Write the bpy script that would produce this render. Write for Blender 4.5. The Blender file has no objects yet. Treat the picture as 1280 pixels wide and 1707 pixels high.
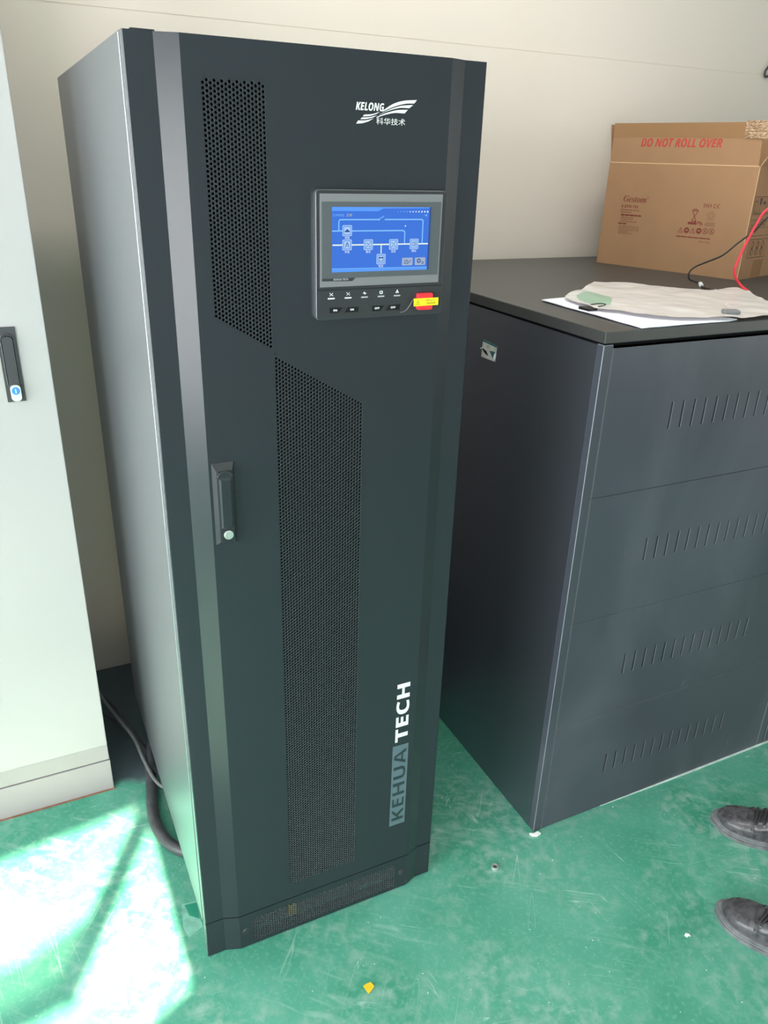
import bpy, bmesh, math, random
from mathutils import Vector, Matrix, noise
from mathutils.geometry import tessellate_polygon

sc = bpy.context.scene
col = sc.collection
PI = math.pi

# ------------------------------------------------------------------ camera
cam_d = bpy.data.cameras.new('camera')
cam = bpy.data.objects.new('camera', cam_d)
col.objects.link(cam)
CAM = Vector((-0.21136, -1.29275, 1.74667))
R_ = Vector((0.9014448, -0.4319030, 0.0292776))
U_ = Vector((0.1542007, 0.3835634, 0.9105500))
F_ = Vector((0.4044991, 0.8162959, -0.4123609))
cam.matrix_world = Matrix(((R_.x, U_.x, -F_.x, CAM.x), (R_.y, U_.y, -F_.y, CAM.y), (R_.z, U_.z, -F_.z, CAM.z), (0, 0, 0, 1)))
cam_d.sensor_fit = 'VERTICAL'
cam_d.sensor_height = 36.0
cam_d.lens = 36.0 * 1300.25 / 1707.0
cam_d.clip_start = 0.05
sc.camera = cam

# ------------------------------------------------------------------ view, world, sun, daylight
sc.view_settings.view_transform = 'Standard'
sc.view_settings.look = 'None'
sc.view_settings.gamma = 1.0
sc.view_settings.use_curve_mapping = False
sc.view_settings.exposure = 0.0

w = bpy.data.worlds.new('sky')
sc.world = w
w.use_nodes = True
bg = w.node_tree.nodes['Background']
bg.inputs['Color'].default_value = (0.72, 0.86, 1.0, 1)
bg.inputs['Strength'].default_value = 1.0

SUN_EL = math.radians(30)
sd = bpy.data.lights.new('sun', 'SUN')
sd.energy = 60.0
sd.color = (1.0, 0.76, 0.62)
sd.angle = math.radians(0.53)
sun = bpy.data.objects.new('sun', sd)
col.objects.link(sun)
sun.rotation_euler = Vector((0, -math.cos(SUN_EL), math.sin(SUN_EL))).to_track_quat('Z', 'Y').to_euler()
sun.location = (0, -8, 6)


def area(name, loc, direction, sx, sy, watts, color):
    d = bpy.data.lights.new(name, 'AREA')
    d.shape = 'RECTANGLE'
    d.size, d.size_y = sx, sy
    d.energy = watts
    d.color = color
    o = bpy.data.objects.new(name, d)
    col.objects.link(o)
    o.location = loc
    o.rotation_euler = (-Vector(direction)).to_track_quat('Z', 'Y').to_euler()
    return o


YF = -3.2           # wall behind the camera
XL, XR = -2.7, 4.4  # side walls
ZC = 3.1            # ceiling
WY = 1.2836         # back wall
area('daylight_behind', (-1.70, YF - 0.16, 1.14), (0, 1, 0), 1.4, 2.0, 125, (0.95, 0.95, 1.0))
area('daylight_left', (XL - 0.19, -1.15, 1.35), (1, 0, 0), 2.7, 2.2, 210, (0.95, 0.955, 1.0))
area('fill_top', (1.0, 0.1, 3.02), (0, 0, -1), 1.3, 0.35, 22, (1.0, 0.95, 0.90))  # added fill that brightens the back wall and lid, no fixture
area('fill_right', (XR + 0.16, -2.5, 1.7), (-1, 0, 0), 1.2, 1.5, 70, (1.0, 0.95, 0.93))  # added fill to lift the battery front, no window known there


# ------------------------------------------------------------------ node materials
def mat(name, base, rough=0.5, metal=0.0, spec=0.5, var=0.0, scale=6.0, bump=0.0, bscale=200.0, emit=None, estr=0.0, rvar=0.0):
    m = bpy.data.materials.new(name)
    m.use_nodes = True
    nt = m.node_tree
    p = nt.nodes['Principled BSDF']
    p.inputs['Base Color'].default_value = (*base, 1)
    p.inputs['Roughness'].default_value = rough
    p.inputs['Metallic'].default_value = metal
    p.inputs['Specular IOR Level'].default_value = spec
    geo = nt.nodes.new('ShaderNodeNewGeometry')
    if var or rvar:
        n = nt.nodes.new('ShaderNodeTexNoise')
        n.inputs['Scale'].default_value = scale
        n.inputs['Detail'].default_value = 6
        nt.links.new(geo.outputs['Position'], n.inputs['Vector'])
        if var:
            r = nt.nodes.new('ShaderNodeMapRange')
            r.inputs['From Min'].default_value = 0.3
            r.inputs['From Max'].default_value = 0.7
            r.inputs['To Min'].default_value = 1 - var
            r.inputs['To Max'].default_value = 1 + var
            nt.links.new(n.outputs['Fac'], r.inputs['Value'])
            mx = nt.nodes.new('ShaderNodeVectorMath')
            mx.operation = 'SCALE'
            mx.inputs[0].default_value = base
            nt.links.new(r.outputs['Result'], mx.inputs['Scale'])
            nt.links.new(mx.outputs['Vector'], p.inputs['Base Color'])
        if rvar:
            r2 = nt.nodes.new('ShaderNodeMapRange')
            r2.inputs['From Min'].default_value = 0.3
            r2.inputs['From Max'].default_value = 0.7
            r2.inputs['To Min'].default_value = rough - rvar
            r2.inputs['To Max'].default_value = rough + rvar
            nt.links.new(n.outputs['Fac'], r2.inputs['Value'])
            nt.links.new(r2.outputs['Result'], p.inputs['Roughness'])
    if bump:
        nb = nt.nodes.new('ShaderNodeTexNoise')
        nb.inputs['Scale'].default_value = bscale
        nt.links.new(geo.outputs['Position'], nb.inputs['Vector'])
        b = nt.nodes.new('ShaderNodeBump')
        b.inputs['Strength'].default_value = bump
        b.inputs['Distance'].default_value = 0.002
        nt.links.new(nb.outputs['Fac'], b.inputs['Height'])
        nt.links.new(b.outputs['Normal'], p.inputs['Normal'])
    if emit:
        p.inputs['Emission Color'].default_value = (*emit, 1)
        p.inputs['Emission Strength'].default_value = estr
    return m


def dusty(name, base, rough, dust, amount, scale=3.0):
    """painted steel with wiped, streaky dust smears"""
    m = mat(name, base, rough)
    nt = m.node_tree
    p = nt.nodes['Principled BSDF']
    geo = nt.nodes.new('ShaderNodeNewGeometry')
    mp = nt.nodes.new('ShaderNodeMapping')
    mp.inputs['Scale'].default_value = (1.0, 1.0, 0.45)
    nt.links.new(geo.outputs['Position'], mp.inputs['Vector'])
    n = nt.nodes.new('ShaderNodeTexNoise')
    n.inputs['Scale'].default_value = scale
    n.inputs['Detail'].default_value = 8
    n.inputs['Distortion'].default_value = 0.8
    nt.links.new(mp.outputs['Vector'], n.inputs['Vector'])
    r = nt.nodes.new('ShaderNodeMapRange')
    r.inputs['From Min'].default_value = 0.48
    r.inputs['From Max'].default_value = 0.8
    r.inputs['To Max'].default_value = amount
    nt.links.new(n.outputs['Fac'], r.inputs['Value'])
    # small chalky spots
    v = nt.nodes.new('ShaderNodeTexNoise')
    v.inputs['Scale'].default_value = scale * 9
    v.inputs['Detail'].default_value = 3
    nt.links.new(mp.outputs['Vector'], v.inputs['Vector'])
    r2 = nt.nodes.new('ShaderNodeMapRange')
    r2.inputs['From Min'].default_value = 0.70
    r2.inputs['From Max'].default_value = 0.86
    r2.inputs['To Max'].default_value = amount * 1.6
    nt.links.new(v.outputs['Fac'], r2.inputs['Value'])
    a = nt.nodes.new('ShaderNodeMath')
    a.operation = 'ADD'
    a.use_clamp = True
    nt.links.new(r.outputs['Result'], a.inputs[0])
    nt.links.new(r2.outputs['Result'], a.inputs[1])
    mx = nt.nodes.new('ShaderNodeMix')
    mx.data_type = 'RGBA'
    mx.inputs['A'].default_value = (*base, 1)
    mx.inputs['B'].default_value = (*dust, 1)
    nt.links.new(a.outputs[0], mx.inputs['Factor'])
    nt.links.new(mx.outputs['Result'], p.inputs['Base Color'])
    return m


def floor_material():
    m = bpy.data.materials.new('green_floor_paint')
    m.use_nodes = True
    nt = m.node_tree
    N, L = nt.nodes, nt.links
    p = N['Principled BSDF']
    p.inputs['Roughness'].default_value = 0.42
    geo = N.new('ShaderNodeNewGeometry')

    def tex(scale, detail=6, rot=0.0, sx=1.0, sy=1.0, dist=0.0, off=(0, 0, 0)):
        m0 = N.new('ShaderNodeMapping')
        m0.inputs['Rotation'].default_value = (0, 0, rot)
        L.new(geo.outputs['Position'], m0.inputs['Vector'])
        mp = N.new('ShaderNodeMapping')
        mp.inputs['Scale'].default_value = (sx, sy, 1)
        mp.inputs['Location'].default_value = off
        L.new(m0.outputs['Vector'], mp.inputs['Vector'])
        n = N.new('ShaderNodeTexNoise')
        n.inputs['Scale'].default_value = scale
        n.inputs['Detail'].default_value = detail
        n.inputs['Distortion'].default_value = dist
        L.new(mp.outputs['Vector'], n.inputs['Vector'])
        return n.outputs['Fac']

    def rng(v, a, b, lo=0.0, hi=1.0):
        r = N.new('ShaderNodeMapRange')
        r.inputs['From Min'].default_value = a
        r.inputs['From Max'].default_value = b
        r.inputs['To Min'].default_value = lo
        r.inputs['To Max'].default_value = hi
        L.new(v, r.inputs['Value'])
        return r.outputs['Result']

    def mix(fac, a, b):
        x = N.new('ShaderNodeMix')
        x.data_type = 'RGBA'
        if isinstance(a, tuple):
            x.inputs['A'].default_value = (*a, 1)
        else:
            L.new(a, x.inputs['A'])
        x.inputs['B'].default_value = (*b, 1)
        L.new(fac, x.inputs['Factor'])
        return x.outputs['Result']

    def mul(a, b):
        q = N.new('ShaderNodeMath')
        q.operation = 'MULTIPLY'
        L.new(a, q.inputs[0])
        L.new(b, q.inputs[1])
        return q.outputs[0]

    c = mix(rng(tex(3.2, 8, dist=0.6), 0.36, 0.66), (0.050, 0.290, 0.190), (0.100, 0.370, 0.270))
    # scuffed, greyish worn patches
    wear = mul(rng(tex(4.0, 5, dist=0.8, off=(3, 1, 0)), 0.42, 0.66, 0.05, 1.0), rng(tex(30, 14, dist=0.25, off=(5, 2, 0)), 0.44, 0.66, 0, 0.62))
    c = mix(wear, c, (0.34, 0.50, 0.43))
    scuff = mul(rng(tex(3.0, 4, off=(1, 6, 0)), 0.45, 0.65), rng(tex(16, 12, 0.7, 0.5, 2.6, dist=0.5), 0.55, 0.70, 0, 0.5))
    c = mix(scuff, c, (0.36, 0.55, 0.47))
    fine = rng(tex(90, 6, dist=0.2), 0.52, 0.72, 0, 0.42)
    c = mix(fine, c, (0.22, 0.48, 0.38))
    # thin scratches in several directions
    for rot, s, o in ((0.6, 4.0, 0), (-0.9, 3.6, 2), (1.45, 3.2, 5), (0.15, 4.4, 7), (2.2, 3.8, 11)):
        l1 = rng(tex(s, 2, rot, 0.22, 5.0, off=(o, o, 0)), 0.4965, 0.500)
        l2 = rng(tex(s, 2, rot, 0.22, 5.0, off=(o, o, 0)), 0.5035, 0.500)
        gate = rng(tex(3.6, 4, rot, off=(o * 2, 1, 0)), 0.57, 0.63, 0, 0.5)
        c = mix(mul(mul(l1, l2), gate), c, (0.55, 0.74, 0.66))
    # specks of plaster
    sp = rng(tex(120, 1, dist=0.3, off=(9, 9, 0)), 0.775, 0.80, 0, 0.9)
    c = mix(sp, c, (0.72, 0.85, 0.78))
    # deep shade behind the cabinets, painted into the floor as a dark strip
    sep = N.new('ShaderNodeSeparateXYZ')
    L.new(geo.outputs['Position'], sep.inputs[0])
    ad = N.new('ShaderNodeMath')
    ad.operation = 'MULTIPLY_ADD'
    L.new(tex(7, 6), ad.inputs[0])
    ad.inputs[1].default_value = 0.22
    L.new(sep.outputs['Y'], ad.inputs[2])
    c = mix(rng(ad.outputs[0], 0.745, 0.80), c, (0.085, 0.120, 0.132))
    L.new(c, p.inputs['Base Color'])
    L.new(rng(tex(7, 6), 0.3, 0.7, 0.33, 0.52), p.inputs['Roughness'])
    return m


def wall_material():
    m = mat('cream_wall_paint', (0.74, 0.69, 0.60), 0.75, spec=0.25, bump=0.05, bscale=60)
    nt = m.node_tree
    p = nt.nodes['Principled BSDF']
    geo = nt.nodes.new('ShaderNodeNewGeometry')
    n = nt.nodes.new('ShaderNodeTexNoise')
    n.inputs['Scale'].default_value = 1.7
    n.inputs['Detail'].default_value = 5
    nt.links.new(geo.outputs['Position'], n.inputs['Vector'])
    x = nt.nodes.new('ShaderNodeMix')
    x.data_type = 'RGBA'
    x.inputs['A'].default_value = (0.75, 0.685, 0.605, 1)
    x.inputs['B'].default_value = (0.78, 0.725, 0.66, 1)
    nt.links.new(n.outputs['Fac'], x.inputs['Factor'])
    nt.links.new(x.outputs['Result'], p.inputs['Base Color'])
    return m


def glass(name, tint, alpha):
    m = bpy.data.materials.new(name)
    m.use_nodes = True
    nt = m.node_tree
    for n in list(nt.nodes):
        if n.type != 'OUTPUT_MATERIAL':
            nt.nodes.remove(n)
    out = [n for n in nt.nodes if n.type == 'OUTPUT_MATERIAL'][0]
    t = nt.nodes.new('ShaderNodeBsdfTransparent')
    t.inputs['Color'].default_value = (*tint, 1)
    g = nt.nodes.new('ShaderNodeBsdfGlossy')
    g.inputs['Roughness'].default_value = 0.05
    mx = nt.nodes.new('ShaderNodeMixShader')
    mx.inputs['Fac'].default_value = alpha
    nt.links.new(t.outputs[0], mx.inputs[1])
    nt.links.new(g.outputs[0], mx.inputs[2])
    nt.links.new(mx.outputs[0], out.inputs[0])
    return m


def film(name, color, opacity, rough=0.25):
    """thin translucent plastic"""
    m = bpy.data.materials.new(name)
    m.use_nodes = True
    nt = m.node_tree
    out = [n for n in nt.nodes if n.type == 'OUTPUT_MATERIAL'][0]
    p = nt.nodes['Principled BSDF']
    p.inputs['Base Color'].default_value = (*color, 1)
    p.inputs['Roughness'].default_value = rough
    t = nt.nodes.new('ShaderNodeBsdfTransparent')
    mx = nt.nodes.new('ShaderNodeMixShader')
    mx.inputs['Fac'].default_value = opacity
    nt.links.new(t.outputs[0], mx.inputs[1])
    nt.links.new(p.outputs[0], mx.inputs[2])
    nt.links.new(mx.outputs[0], out.inputs[0])
    return m


M = {}
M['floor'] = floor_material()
M['wall'] = wall_material()
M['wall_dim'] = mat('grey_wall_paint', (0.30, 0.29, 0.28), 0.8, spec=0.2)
M['ceiling'] = mat('white_ceiling', (0.78, 0.77, 0.74), 0.85)
M['frame'] = mat('white_window_frame', (0.75, 0.75, 0.74), 0.4)
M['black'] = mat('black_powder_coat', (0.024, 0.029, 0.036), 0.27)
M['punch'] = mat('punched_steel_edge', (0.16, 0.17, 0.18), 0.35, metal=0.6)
M['side'] = mat('black_sheet_sheen', (0.37, 0.385, 0.41), 0.40, metal=0.95, spec=0.8)  # paler, metallic copy of the black coat; side sheen put into its colour
M['edge_glint'] = mat('pale_edge_glint', (0.30, 0.31, 0.34), 0.35, metal=0.3)  # pale tone paints in the light caught along post and panel edges
M['inner'] = mat('matt_black_inside', (0.004, 0.004, 0.005), 0.9, spec=0.1)
M['steel'] = mat('zinc_steel', (0.42, 0.44, 0.43), 0.38, metal=0.8, var=0.15, scale=20)
M['bezel'] = mat('silver_grey_bezel', (0.19, 0.195, 0.205), 0.4, spec=0.4)
M['bezel_in'] = mat('grey_screen_surround', (0.088, 0.098, 0.110), 0.4, spec=0.4)
M['panel'] = mat('charcoal_plastic', (0.035, 0.038, 0.042), 0.33, rvar=0.03)
M['key'] = mat('black_key', (0.010, 0.010, 0.011), 0.3)
M['white'] = mat('white_print', (0.80, 0.82, 0.82), 0.5)
M['offwhite'] = mat('grey_print', (0.42, 0.43, 0.47), 0.5)
M['badge'] = mat('blue_grey_print', (0.105, 0.155, 0.185), 0.45)
M['badge_dark'] = mat('dark_print', (0.022, 0.040, 0.045), 0.5)
M['red'] = mat('red_button', (0.85, 0.035, 0.05), 0.3)
M['yellow'] = mat('yellow_label', (0.90, 0.74, 0.02), 0.45)
M['ink'] = mat('black_ink', (0.03, 0.03, 0.02), 0.6)
M['olive_ink'] = mat('olive_ink', (0.30, 0.27, 0.01), 0.6)
M['chrome'] = mat('pale_metal', (0.78, 0.80, 0.77), 0.28, metal=0.75)
M['bluedisc'] = mat('blue_cap', (0.03, 0.22, 0.62), 0.35)
M['batt'] = dusty('charcoal_powder_coat', (0.056, 0.061, 0.079), 0.38, (0.24, 0.25, 0.29), 0.22)
M['battside'] = dusty('charcoal_sheet_sheen', (0.23, 0.24, 0.29), 0.42, (0.34, 0.35, 0.40), 0.10)  # lightened copy of the charcoal coat, carrying the flank's sheen in its tone
_p = M['battside'].node_tree.nodes['Principled BSDF']
_p.inputs['Metallic'].default_value = 0.95
M['lid'] = mat('dark_grey_lid', (0.050, 0.050, 0.050), 0.42, var=0.06, scale=4)
M['beige'] = mat('light_grey_enamel', (0.375, 0.368, 0.366), 0.42, var=0.02, scale=3)
M['plinth'] = mat('grey_enamel_plinth', (0.31, 0.30, 0.295), 0.5, var=0.03, scale=6)
M['rust'] = mat('rusty_edge', (0.24, 0.10, 0.06), 0.8, var=0.3, scale=30)
M['card'] = mat('brown_cardboard', (0.36, 0.208, 0.115), 0.75, spec=0.2, var=0.03, scale=14)
M['card_side'] = M['card']
M['card_in'] = mat('cardboard_inside', (0.40, 0.25, 0.13), 0.8, spec=0.2)
M['card_edge'] = mat('cardboard_cut_edge', (0.62, 0.42, 0.24), 0.8, spec=0.2)
M['tape'] = mat('clear_brown_tape', (0.315, 0.175, 0.083), 0.22)
M['crinkle'] = mat('wrinkled_tape', (0.40, 0.25, 0.14), 0.05, spec=1.0, bump=1.0, bscale=220)
M['red_ink'] = mat('red_print', (0.50, 0.045, 0.035), 0.7)
M['maroon_ink'] = mat('maroon_print', (0.20, 0.035, 0.022), 0.7)
M['faint_ink'] = mat('faint_brown_print', (0.235, 0.105, 0.058), 0.7)
M['dark_ink'] = mat('dark_brown_print', (0.075, 0.055, 0.040), 0.7)
M['paper'] = mat('white_paper', (0.78, 0.78, 0.86), 0.7)
M['sleeve'] = film('milky_plastic', (0.78, 0.745, 0.73), 0.86)
M['greenfilm'] = film('green_plastic', (0.24, 0.60, 0.38), 0.45)
M['wire_black'] = mat('black_rubber', (0.012, 0.012, 0.012), 0.35)
M['wire_red'] = mat('red_rubber', (0.80, 0.03, 0.06), 0.35)
M['conduit'] = mat('dark_cable_sheath', (0.055, 0.057, 0.062), 0.38, var=0.25, scale=40)
M['strand'] = mat('grey_cable_sheath', (0.14, 0.15, 0.15), 0.4)
M['label_white'] = mat('cream_label', (0.55, 0.56, 0.50), 0.5, var=0.15, scale=60)
M['label_teal'] = mat('teal_print', (0.02, 0.12, 0.14), 0.5)
M['leather'] = mat('scuffed_black_leather', (0.085, 0.082, 0.088), 0.28, var=0.4, scale=55, bump=0.25, bscale=90, rvar=0.08)
M['sole'] = mat('grey_rubber_sole', (0.19, 0.19, 0.20), 0.5, var=0.3, scale=50)
M['lace'] = mat('black_lace', (0.035, 0.035, 0.037), 0.6)
M['lining'] = mat('dark_shoe_lining', (0.03, 0.03, 0.032), 0.9)
M['trouser'] = mat('dark_navy_cloth', (0.02, 0.022, 0.03), 0.9, spec=0.1)
M['yscrap'] = mat('yellow_scrap', (0.85, 0.55, 0.02), 0.5, var=0.1, scale=200)
M['patch_light'] = mat('pale_green_patch', (0.20, 0.46, 0.36), 0.4, var=0.3, scale=30)
M['patch_green'] = mat('fresh_green_paint', (0.03, 0.27, 0.17), 0.35)
M['foam'] = mat('white_foam', (0.85, 0.87, 0.86), 0.8)
M['sealant'] = mat('pale_sealant', (0.62, 0.74, 0.70), 0.6, var=0.2, scale=30)
M['glass'] = glass('clear_window_glass', (0.97, 0.98, 0.97), 0.06)
M['tint'] = glass('tinted_window_glass', (0.42, 0.46, 0.40), 0.06)
M['scr_bg'] = mat('screen_blue', (0.01, 0.02, 0.05),  0.5, spec=0.12, emit=(0.040, 0.155, 0.66), estr=1.0)
M['scr_bar'] = mat('screen_light_blue', (0.01, 0.02, 0.05),  0.5, spec=0.12, emit=(0.10, 0.32, 0.95), estr=1.0)
M['scr_line'] = mat('screen_cyan', (0.02, 0.02, 0.03),  0.5, spec=0.12, emit=(0.20, 0.52, 0.98), estr=1.0)
M['scr_flow'] = mat('screen_flow', (0.02, 0.02, 0.03),  0.5, spec=0.12, emit=(0.80, 0.95, 0.55), estr=1.0)
M['scr_white'] = mat('screen_white', (0.02, 0.02, 0.03),  0.5, spec=0.12, emit=(0.85, 0.93, 1.0), estr=1.0)
M['scr_icon'] = mat('screen_icon', (0.02, 0.02, 0.03),  0.5, spec=0.12, emit=(0.38, 0.60, 0.92), estr=1.0)
M['scr_navy'] = mat('screen_navy', (0.01, 0.01, 0.02),  0.5, spec=0.12, emit=(0.02, 0.07, 0.26), estr=1.0)
M['scr_yel'] = mat('screen_yellow', (0.02, 0.02, 0.01),  0.5, spec=0.12, emit=(0.55, 0.55, 0.25), estr=1.0)
M['scr_grey'] = mat('screen_grey', (0.02, 0.02, 0.02),  0.5, spec=0.12, emit=(0.33, 0.42, 0.60), estr=1.0)


# ------------------------------------------------------------------ mesh helpers
class MB:
    def __init__(s):
        s.v, s.f, s.m = [], [], []

    def add(s, verts, faces, mi=0):
        b = len(s.v)
        s.v += [tuple(x) for x in verts]
        s.f += [tuple(b + i for i in f) for f in faces]
        s.m += [mi] * len(faces)
        return s

    def box(s, x0, x1, y0, y1, z0, z1, mi=0):
        v = [(x, y, z) for x in (x0, x1) for y in (y0, y1) for z in (z0, z1)]
        return s.add(v, [(0, 1, 3, 2), (4, 6, 7, 5), (0, 4, 5, 1), (2, 3, 7, 6), (0, 2, 6, 4), (1, 5, 7, 3)], mi)

    def prism(s, outer, mp, d0, d1, holes=(), mi=0, caps=(True, True), smi=None):
        """2D outline (with holes) mapped by mp(a, b, d) and given thickness d0..d1"""
        loops = [list(outer)] + [list(h) for h in holes]
        flat = [p for l in loops for p in l]
        n = len(flat)
        tri = tessellate_polygon([[Vector((a, b, 0)) for a, b in l] for l in loops])
        if d0 == d1:
            return s.add([mp(a, b, d0) for a, b in flat], [tuple(t) for t in tri], mi)
        v = [mp(a, b, d0) for a, b in flat] + [mp(a, b, d1) for a, b in flat]
        f = []
        if caps[0]:
            f += [tuple(t) for t in tri]
        if caps[1]:
            f += [tuple(n + i for i in reversed(t)) for t in tri]
        o, g = 0, []
        for l in loops:
            k = len(l)
            for i in range(k):
                j = (i + 1) % k
                g.append((o + i, o + j, n + o + j, n + o + i))
            o += k
        s.add(v, f + g, mi)
        if smi is not None:
            s.m[-len(g):] = [smi] * len(g)
        return s

    def tube(s, pts, r, seg=10, mi=0, cap=True):
        pts = [Vector(p) for p in pts]
        rs = r if isinstance(r, (list, tuple)) else [r] * len(pts)
        v, f = [], []
        t0 = (pts[1] - pts[0]).normalized()
        up = Vector((0, 0, 1)) if abs(t0.z) < 0.9 else Vector((1, 0, 0))
        nrm = t0.cross(up).normalized()
        for i, p in enumerate(pts):
            t = (pts[min(i + 1, len(pts) - 1)] - pts[max(i - 1, 0)]).normalized()
            nrm = (nrm - t * nrm.dot(t)).normalized()
            b = t.cross(nrm)
            for k in range(seg):
                a = 2 * PI * k / seg
                v.append(p + (nrm * math.cos(a) + b * math.sin(a)) * rs[i])
        for i in range(len(pts) - 1):
            for k in range(seg):
                k2 = (k + 1) % seg
                f.append((i * seg + k, i * seg + k2, (i + 1) * seg + k2, (i + 1) * seg + k))
        if cap:
            f.append(tuple(range(seg))[::-1])
            f.append(tuple((len(pts) - 1) * seg + k for k in range(seg)))
        return s.add(v, f, mi)

    def lathe(s, prof, mp, seg=24, mi=0):
        """prof = [(radius, d)...] turned about the axis of mp(a, b, d)"""
        v, f = [], []
        for r, d in prof:
            for k in range(seg):
                a = 2 * PI * k / seg
                v.append(mp(r * math.cos(a), r * math.sin(a), d))
        for i in range(len(prof) - 1):
            for k in range(seg):
                k2 = (k + 1) % seg
                f.append((i * seg + k, i * seg + k2, (i + 1) * seg + k2, (i + 1) * seg + k))
        f.append(tuple(range(seg)))
        f.append(tuple((len(prof) - 1) * seg + k for k in range(seg)))
        return s.add(v, f, mi)

    def build(s, name, mats, parent=None, smooth=None, bevel=0.0, local=False, recalc=True):
        me = bpy.data.meshes.new(name)
        me.from_pydata(s.v, [], s.f)
        mats = mats if isinstance(mats, (list, tuple)) else [mats]
        for m in mats:
            me.materials.append(m)
        me.polygons.foreach_set('material_index', s.m)
        if parent is not None and not local:
            me.transform(world_of(parent).inverted())
        if recalc:
            b = bmesh.new()
            b.from_mesh(me)
            bmesh.ops.remove_doubles(b, verts=b.verts, dist=1e-6)
            bmesh.ops.recalc_face_normals(b, faces=b.faces)
            b.to_mesh(me)
            b.free()
        if smooth is not None:
            me.polygons.foreach_set('use_smooth', [True] * len(me.polygons))
            me.set_sharp_from_angle(angle=math.radians(smooth))
        me.update()
        o = bpy.data.objects.new(name, me)
        col.objects.link(o)
        if parent is not None:
            o.parent = parent
        if bevel:
            bv = o.modifiers.new('bevel', 'BEVEL')
            bv.width = bevel
            bv.segments = 2
            bv.limit_method = 'ANGLE'
            bv.angle_limit = math.radians(40)
        return o


def world_of(o):
    m = o.matrix_basis.copy()
    while o.parent is not None:
        o = o.parent
        m = o.matrix_basis @ m
    return m


def tag(o, label=None, cat=None, group=None, kind=None):
    if label: o['label'] = label
    if cat: o['category'] = cat
    if group: o['group'] = group
    if kind: o['kind'] = kind
    return o


def thing(name, loc, label, cat, rz=0.0, group=None):
    o = bpy.data.objects.new(name, None)
    col.objects.link(o)
    o.location = loc
    o.rotation_euler = (0, 0, rz)
    o.empty_display_size = 0.05
    return tag(o, label, cat, group)


def copy_tree(o, parent=None):
    c = o.copy()
    col.objects.link(c)
    if parent is not None:
        c.parent = parent
    for ch in [x for x in bpy.data.objects if x.parent == o]:
        copy_tree(ch, c)
    return c


def xz(y):  # faces on a plane facing -y : a -> x, b -> z, d -> outwards
    return lambda a, b, d: (a, y - d, b)


def rrect(x0, x1, y0, y1, r, n=5):
    pts = []
    for cx, cy, a0 in ((x1 - r, y1 - r, 0), (x0 + r, y1 - r, 90), (x0 + r, y0 + r, 180), (x1 - r, y0 + r, 270)):
        for k in range(n + 1):
            a = math.radians(a0 + 90 * k / n)
            pts.append((cx + r * math.cos(a), cy + r * math.sin(a)))
    return pts


def circle(cx, cy, r, n=24, a0=0.0):
    return [(cx + r * math.cos(a0 + 2 * PI * k / n), cy + r * math.sin(a0 + 2 * PI * k / n)) for k in range(n)]


def line2(p, q, wd):
    d = Vector((q[0] - p[0], q[1] - p[1]))
    n = Vector((-d.y, d.x)).normalized() * wd / 2
    return [(p[0] + n.x, p[1] + n.y), (q[0] + n.x, q[1] + n.y), (q[0] - n.x, q[1] - n.y), (p[0] - n.x, p[1] - n.y)]


def spline(pts, n=8):
    """Catmull-Rom through points"""
    P = [Vector(p) for p in pts]
    P = [2 * P[0] - P[1]] + P + [2 * P[-1] - P[-2]]
    out = []
    for i in range(1, len(P) - 2):
        for k in range(n):
            t = k / n
            a, b, c, d = P[i - 1], P[i], P[i + 1], P[i + 2]
            out.append(0.5 * ((2 * b) + (c - a) * t + (2 * a - 5 * b + 4 * c - d) * t * t + (3 * b - a - 3 * c + d) * t ** 3))
    out.append(P[-2])
    return out


_text_cache = {}


def text_polys(body, bold=0.0):
    k = (body, bold)
    if k not in _text_cache:
        cu = bpy.data.curves.new('lettering', 'FONT')
        cu.body = body
        cu.offset = bold
        cu.resolution_u = 4
        o = bpy.data.objects.new('lettering', cu)
        col.objects.link(o)
        bpy.context.view_layer.update()
        me = bpy.data.meshes.new_from_object(o.evaluated_get(bpy.context.evaluated_depsgraph_get()))
        _text_cache[k] = ([v.co.copy() for v in me.vertices], [tuple(p.vertices) for p in me.polygons])
        bpy.data.objects.remove(o)
        bpy.data.curves.remove(cu)
        bpy.data.meshes.remove(me)
    return _text_cache[k]


def text(mb, body, x0, x1, y0, y1, mp, d=0.0, mi=0, bold=0.0, shear=0.0):
    """lettering stretched to fill the rectangle x0..x1, y0..y1 of the mapped plane"""
    v, f = text_polys(body, bold)
    v = [Vector((p.x + shear * p.y, p.y, 0)) for p in v]
    a0, a1 = min(p.x for p in v), max(p.x for p in v)
    b0, b1 = min(p.y for p in v), max(p.y for p in v)
    q = [mp(x0 + (p.x - a0) / (a1 - a0) * (x1 - x0), y0 + (p.y - b0) / (b1 - b0) * (y1 - y0), d) for p in v]
    mb.add(q, f, mi)


def in_poly(p, poly):
    x, y = p
    c = False
    for i in range(len(poly)):
        (x0, y0), (x1, y1) = poly[i], poly[i - 1]
        if (y0 > y) != (y1 > y) and x < (x1 - x0) * (y - y0) / (y1 - y0) + x0:
            c = not c
    return c


def dist_poly(p, poly):
    best = 9
    P = Vector(p)
    for i in range(len(poly)):
        a, b = Vector(poly[i]), Vector(poly[i - 1])
        t = max(0, min(1, (P - a).dot(b - a) / max(1e-12, (b - a).length_squared)))
        best = min(best, (P - (a + (b - a) * t)).length)
    return best


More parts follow.
